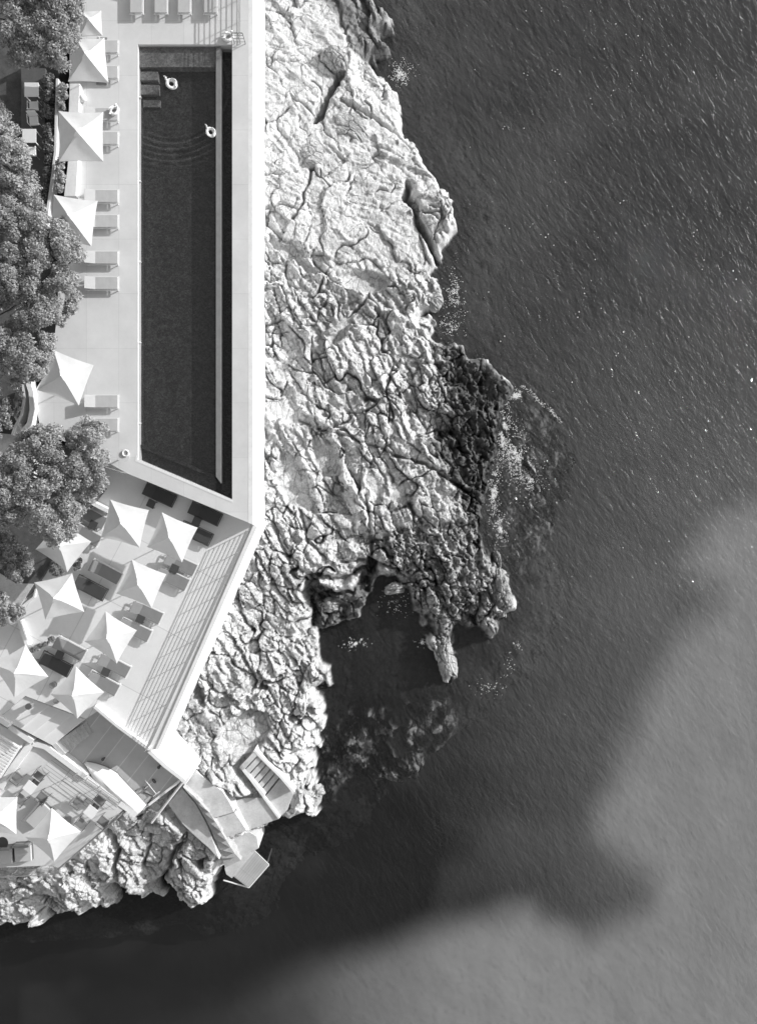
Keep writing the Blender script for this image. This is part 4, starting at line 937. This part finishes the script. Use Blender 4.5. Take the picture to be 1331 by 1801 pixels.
for x, y, z, lb in ((182, 1335, Z3, 'dark bollard on the shaded slabs above the bow of the boat'), (280, 1349, Z3, 'dark bollard near the seaward end of the boat deck')):
    p = W(x, y, z + .2); bm = bmesh.new(); disc(bm, (0, 0), .07, 0, .25, 14); disc(bm, (0, 0), .10, .251, .30, 14); o = obj('bollard', bm, M['dark_metal']); o.location = (p.x, p.y, z); tag(o, lb, 'bollard', 'small dark bollards')

# ---- boulders and rocks standing in the sea
def boulder(px, py, z0, rx, ry, rz, ang, tone, seed, label, group=None):
    bm = bmesh.new(); bmesh.ops.create_icosphere(bm, subdivisions=6, radius=1)
    co = np.array([v.co[:] for v in bm.verts]); x, y, z = co.T
    d = .16 * fbm(x * 1.3 + seed, y * 1.3 + z, seed, 3) + .08 * fbm(x * 3 + z * 2, y * 3 + seed, seed + 3, 4)
    f1, e, ra, rb, rc, dx, dy = voro(x * 1.6 + z * .9 + seed, y * 2.4 - z * .7, seed + 5); d += ra * .07 - .16 * np.exp(-(e / .07) ** 2)
    f1, e, ra, rb, rc, dx, dy = voro(x * 5 + z * 3 + seed, y * 7 - z * 2, seed + 6); d += ra * .03 - .05 * np.exp(-(e / .12) ** 2)
    co = co * (1 + d)[:, None] * np.array([rx, ry, rz]); co[:, 2] = np.where(co[:, 2] > 0, co[:, 2] * (1 - .1), co[:, 2])
    for v, c in zip(bm.verts, co): v.co = c
    o = obj('boulder', bm, M['rock']); p = W(px, py, z0 + rz * .5); o.location = (p.x, p.y, z0); o.rotation_euler = (0, 0, math.radians(ang))
    at = o.data.attributes.new('tone', 'FLOAT', 'POINT'); at.data.foreach_set('value', np.full(len(o.data.vertices), tone, dtype=np.float32)); return tag(o, label, 'boulder', group)
GB = 'boulders on the shore'
boulder(543, 268, 2.9, .98, .88, .75, 10, .58, 3, 'rounded pale boulder resting on the upper rock slope', GB)
boulder(613, 222, 2.1, 1.35, 1.15, .9, -30, .56, 5, 'broad pale boulder beside the deep dark cleft', GB)
boulder(586, 96, 2.6, .95, .75, .8, -40, .58, 8, 'wedge shaped pale boulder above the deep dark cleft', GB)
boulder(758, 370, .7, 1.1, 1.9, 1.1, 25, .40, 12, 'grey boulder split from the slope at the waterline', GB)
boulder(757, 520, .4, .75, 1.0, .95, 5, .48, 14, 'knobbly boulder at the waterline below the smooth slope', GB)
boulder(746, 570, .4, .55, .45, .7, 0, .42, 16, 'small dark boulder at the waterline above the spit', GB)
boulder(581, 1066, .1, .85, .60, .9, 10, .50, 21, 'isolated rock in the shaded inlet under the cliff', GB)
boulder(692, 1036, .2, .80, .45, 1.0, 15, .50, 24, 'pale crumbly rock hanging over the head of the inlet', GB)
boulder(785, 1160, .0, .72, 1.65, 1.3, 10, .50, 27, 'long narrow rock finger pointing down beside the inlet', GB)
boulder(880, 1048, .0, .75, 1.8, 1.3, 4, .42, 31, 'craggy outermost rock beyond the inlet', GB)
boulder(876, 985, .0, .25, .65, .9, 10, .38, 33, 'thin rock spike above the craggy outermost rock', GB)
boulder(200, 1578, .0, .42, .55, .8, 0, .34, 36, 'small grey rock in the water below the cafe terrace', GB)
boulder(556, 1400, .2, .55, .75, .9, -15, .54, 39, 'pale rock at the tip beyond the striped steps', GB)

# ---- foam, and white flecks standing in for sun glints on the water
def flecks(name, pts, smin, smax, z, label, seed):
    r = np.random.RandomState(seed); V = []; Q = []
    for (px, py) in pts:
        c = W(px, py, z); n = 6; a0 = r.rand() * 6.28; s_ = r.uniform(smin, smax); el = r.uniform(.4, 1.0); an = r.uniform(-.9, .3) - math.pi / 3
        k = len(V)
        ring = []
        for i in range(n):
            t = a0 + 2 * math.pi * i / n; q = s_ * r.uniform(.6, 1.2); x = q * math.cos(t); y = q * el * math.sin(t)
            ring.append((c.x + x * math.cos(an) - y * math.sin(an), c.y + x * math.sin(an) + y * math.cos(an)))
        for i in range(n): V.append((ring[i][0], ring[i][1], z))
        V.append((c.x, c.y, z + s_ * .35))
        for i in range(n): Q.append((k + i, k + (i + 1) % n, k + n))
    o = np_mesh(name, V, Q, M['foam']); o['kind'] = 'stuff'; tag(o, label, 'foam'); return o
def cloud(cx, cy, rx, ry, n, r, ang=0):
    out = []
    for _ in range(n):
        a = r.rand() * 6.283; q = abs(r.randn()) * .5; x = rx * q * math.cos(a); y = ry * q * math.sin(a); c, s_ = math.cos(ang), math.sin(ang)
        out.append((cx + x * c - y * s_, cy + x * s_ + y * c))
    return out
r_ = np.random.RandomState(5)
shore = []
def filaments(pts):
    P = np.array(pts); f = np.abs(fbm(P[:, 0] * .09, P[:, 1] * .09, 501, 5, .75)); P = P + r_.randn(len(P), 2) * 1.2; return [tuple(p) for p, v in zip(P, f) if v < .20 and r_.rand() < .6]
for cx, cy, rx, ry, n, an in ((705, 130, 26, 26, 150, 0), (800, 520, 22, 60, 150, 0), (790, 575, 30, 20, 70, 0), (885, 760, 10, 60, 420, .1), (868, 860, 10, 60, 320, .05), (905, 800, 26, 60, 420, 0), (930, 840, 30, 50, 200, 0), (905, 695, 20, 12, 120, 0),
                              (880, 930, 18, 40, 140, 0), (690, 1060, 30, 26, 60, 0), (625, 1132, 26, 12, 70, 0), (905, 1150, 10, 40, 40, .3), (860, 1210, 40, 20, 30, 0), (742, 1130, 14, 8, 30, 0)):
    shore += filaments(cloud(cx, cy, rx, ry, n * 22, r_, an))
line = [(915, 678), (935, 692), (948, 706), (962, 716), (975, 730), (985, 742)]
for _ in range(260):
    i = r_.randint(0, 5); t = r_.rand(); shore.append((line[i][0] + (line[i + 1][0] - line[i][0]) * t + r_.randn() * 2.0, line[i][1] + (line[i + 1][1] - line[i][1]) * t + r_.randn() * 2.0))
flecks('shore_foam', shore, .010, .040, .012, 'broken white foam washing round the rocks', 3)
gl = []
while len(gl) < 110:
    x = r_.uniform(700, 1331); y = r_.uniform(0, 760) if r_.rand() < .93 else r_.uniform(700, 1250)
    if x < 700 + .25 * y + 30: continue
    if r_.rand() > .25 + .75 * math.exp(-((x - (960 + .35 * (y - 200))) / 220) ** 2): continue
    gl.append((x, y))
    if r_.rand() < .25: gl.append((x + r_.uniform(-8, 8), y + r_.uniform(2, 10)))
flecks('sea_glints', gl, .022, .052, .02, 'tiny white flecks standing in for sun glints on the open sea', 4)  # sun glints laid on the sea as white mesh flecks

# ---- trees, shrubs and hedges
def rand_in(poly, n, r):
    P = np.array(poly, float); x0_, y0_ = P.min(0); x1_, y1_ = P.max(0); out = []
    while len(out) < n:
        x = r.uniform(x0_, x1_, n); y = r.uniform(y0_, y1_, n); k = inside(x, y, P); out += list(zip(x[k], y[k]))
    return np.array(out[:n])
def leaves(C, rad, nper, size, r, up=.5, elong=1.6):
    "leaf quads: nper leaves on each clump centre of C (n,3) with radius rad (n)"
    n = len(C) * nper; c = np.repeat(C, nper, 0); rr = np.repeat(rad, nper)
    d = r.randn(n, 3); d /= np.linalg.norm(d, axis=1)[:, None]; d[:, 2] = np.abs(d[:, 2]) * .9 - .25 * (r.rand(n) < .4)
    p = c + d * (rr * r.uniform(.35, 1.0, n) ** .6)[:, None]
    nn = d * .7 + r.randn(n, 3) * .55 + np.array([0, 0, up]); nn /= np.linalg.norm(nn, axis=1)[:, None]
    t = np.cross(nn, r.randn(n, 3)); t /= np.linalg.norm(t, axis=1)[:, None]; b = np.cross(nn, t)
    s_ = size * r.uniform(.6, 1.3, n)[:, None]; t = t * s_ * elong * .5; b = b * s_ * .5
    V = np.stack([p - t, p + b * .9, p + t, p - b * .9], 1).reshape(-1, 3); Q = np.arange(4 * n).reshape(n, 4)
    return V, Q
def tree(name, poly, zb, zt, nclump, nper, cr, size, v, label, cat, group=None, seed=1, trunk=True, dome=1.0, centre=None, var=.45, edge=26.0, low=.45, ground=None):
    var = min(var, .34) if var < .5 else var
    r = np.random.RandomState(seed); P = np.array(poly, float); pts = rand_in(poly, nclump, r)
    # push clumps into loose bunches so that gaps open between them
    hub = rand_in(poly, max(6, nclump // 9), r)
    dd = ((pts[:, None] - hub[None]) ** 2).sum(-1); h = hub[dd.argmin(1)]; pts = pts + (h - pts) * r.uniform(.15, .60, (len(pts), 1))
    ed = np.clip(seg_dist(pts[:, 0], pts[:, 1], list(map(tuple, P)), True) / edge, 0, 1)
    hz = hub[:, 0] * 0 + r.uniform(-.35, .35, len(hub)); hz = hz[dd.argmin(1)]
    bd = np.sqrt(dd.min(1)); bd = 1 - np.clip(bd / 22.0, 0, 1) ** 2
    top = zb + (zt - zb) * (low + (1 - low) * np.sqrt(ed) * dome) + hz * (zt - zb) * .35 + bd * .35
    z = top - (top - zb) * (r.rand(len(pts)) ** 3) * .55
    k = (ZC - z) / F; C = np.stack([(pts[:, 0] - 665.5) * k, (900.5 - pts[:, 1]) * k, z], -1)
    cx, cy = (P.mean(0) if centre is None else centre); base = W(cx, cy, (zb + zt) / 2); g = (zb if ground is None else ground)
    rt = empty(name, (base.x, base.y, g), 0, label, cat, group)
    V, Q = leaves(C, cr * r.uniform(.6, 1.25, len(C)), nper, size, r); V = V - np.array([base.x, base.y, g])
    if ground is not None: V[:, 2] = np.maximum(V[:, 2], .02)
    np_mesh('crown', V, Q, leaf_mat(name + '_leaf', v, var), rt)
    if trunk:
        bm = bmesh.new(); H = (zb - g) + (zt - zb) * .35
        tube(bm, [(0, 0, -.3), (.05, .03, H * .5), (0, .05, H)], .20, 10, .12)
        for i in r.choice(len(C), 12, replace=False):
            e = Vector(C[i]) - Vector((base.x, base.y, g)); m_ = Vector((e.x * .5, e.y * .5, H + (e.z - H) * .25)); tube(bm, [(0, 0, H * .85), m_, e], .09, 7, .02)
        obj('trunk', bm, M['bark'], rt)
    return rt
LV = .33
tree('pine_tree', [(-40, -60), (150, -60), (152, 5), (138, 40), (132, 92), (118, 122), (96, 118), (72, 108), (58, 122), (30, 120), (12, 90), (-40, 80)], 10.6, 13.6, 330, 150, .42, .092, LV, 'dark clumped pine at the top left corner', 'tree', seed=21, ground=8.1, centre=(50, 20))
tree('olive_tree', [(-60, 168), (0, 178), (18, 205), (36, 232), (44, 262), (60, 300), (64, 335), (50, 352), (-60, 352)], 10.4, 12.6, 300, 150, .36, .088, LV * 1.25, 'pale dense tree at the left edge beside the garden tables', 'tree', seed=22, ground=8.1, centre=(-10, 270))
tree('olive_tree', [(-60, 345), (60, 345), (84, 372), (110, 392), (138, 418), (148, 452), (146, 492), (136, 530), (118, 572), (100, 598), (88, 640), (72, 665), (40, 678), (0, 700), (-60, 710)], 10.0, 13.2, 760, 140, .38, .088, LV * 1.1, 'largest leafy tree spreading over the left of the pool deck', 'tree', seed=23, ground=8.1, centre=(40, 510), low=.3)
tree('olive_tree', [(-60, 810), (20, 788), (45, 752), (80, 742), (110, 748), (132, 752), (150, 740), (182, 738), (190, 765), (186, 800), (192, 830), (180, 870), (150, 890), (138, 925), (118, 952), (95, 962), (70, 948), (40, 930), (-60, 925)], 9.9, 12.6, 540, 150, .37, .088, LV * 1.15, 'leafy tree between the pool end and the lower terrace parasols', 'tree', seed=24, ground=8.1, centre=(90, 850), low=.35)
tree('cypress_shrub', [(-50, 925), (0, 930), (30, 945), (52, 975), (62, 1000), (55, 1022), (30, 1028), (-10, 1005), (-50, 990)], 8.6, 10.4, 170, 90, .26, .085, LV * .9, 'dense round conifer beside the leftmost lower terrace parasol', 'shrub', seed=25, ground=8.1, trunk=True)
tree('cypress_shrub', [(-50, 1040), (10, 1043), (24, 1062), (44, 1068), (44, 1082), (20, 1095), (-50, 1110)], 8.4, 9.6, 120, 80, .22, .085, LV * 1.2, 'low pale shrub at the left edge above the white wall', 'shrub', seed=26, ground=7.9, trunk=False)
tree('hedge', [(78, 130), (96, 128), (97, 200), (95, 262), (88, 320), (78, 372), (66, 350), (80, 300), (80, 230), (76, 180)], 8.2, 9.1, 190, 40, .20, .10, LV * .7, 'dark hedge strip between the garden tables and the pale wall', 'hedge', seed=27, ground=8.1, trunk=False, var=.8)
tree('planter_shrub', [(102, 140), (118, 150), (118, 198), (102, 198)], 9.0, 9.35, 50, 40, .13, .09, LV * 1.5, 'thin planting behind the upper masonry bench', 'shrub', seed=28, ground=8.1, trunk=False)
tree('planter_shrub', [(101, 275), (118, 277), (112, 342), (94, 342)], 9.0, 9.35, 60, 40, .13, .09, LV * 1.5, 'thin planting behind the lower masonry bench', 'shrub', seed=29, ground=8.1, trunk=False)
tree('planter_shrub', [(26, 690), (38, 680), (40, 715), (30, 735), (22, 720)], 9.0, 9.5, 40, 50, .16, .09, LV, 'dark shrub inside the curved planter wall', 'shrub', seed=30, ground=8.1, trunk=False)
tree('planter_shrub', [(-30, 700), (18, 700), (22, 740), (8, 768), (-30, 775)], 9.0, 10.0, 80, 60, .22, .10, LV * 1.1, 'shrub at the left edge beside the curved planter wall', 'shrub', seed=31, ground=8.1, trunk=False)
tree('planter_shrub', [(128, 995), (146, 980), (140, 1000), (126, 1008)], Z2, Z2 + .5, 22, 40, .12, .09, LV * .9, 'small plant beside the parasol partly covered by the tree', 'shrub', seed=32, ground=Z2, trunk=False)
tree('planter_shrub', [(88, 985), (112, 992), (114, 1012), (90, 1014)], Z2, Z2 + .5, 30, 40, .12, .09, LV * .9, 'small plant by the path above the leftmost parasols', 'shrub', seed=33, ground=Z2, trunk=False)
tree('planter_shrub', [(50, 1140), (96, 1118), (92, 1128), (56, 1150)], Z2, Z2 + .45, 26, 40, .11, .09, LV * .9, 'low row of plants beside the dark lounger between the leftmost parasols', 'shrub', seed=34, ground=Z2, trunk=False)
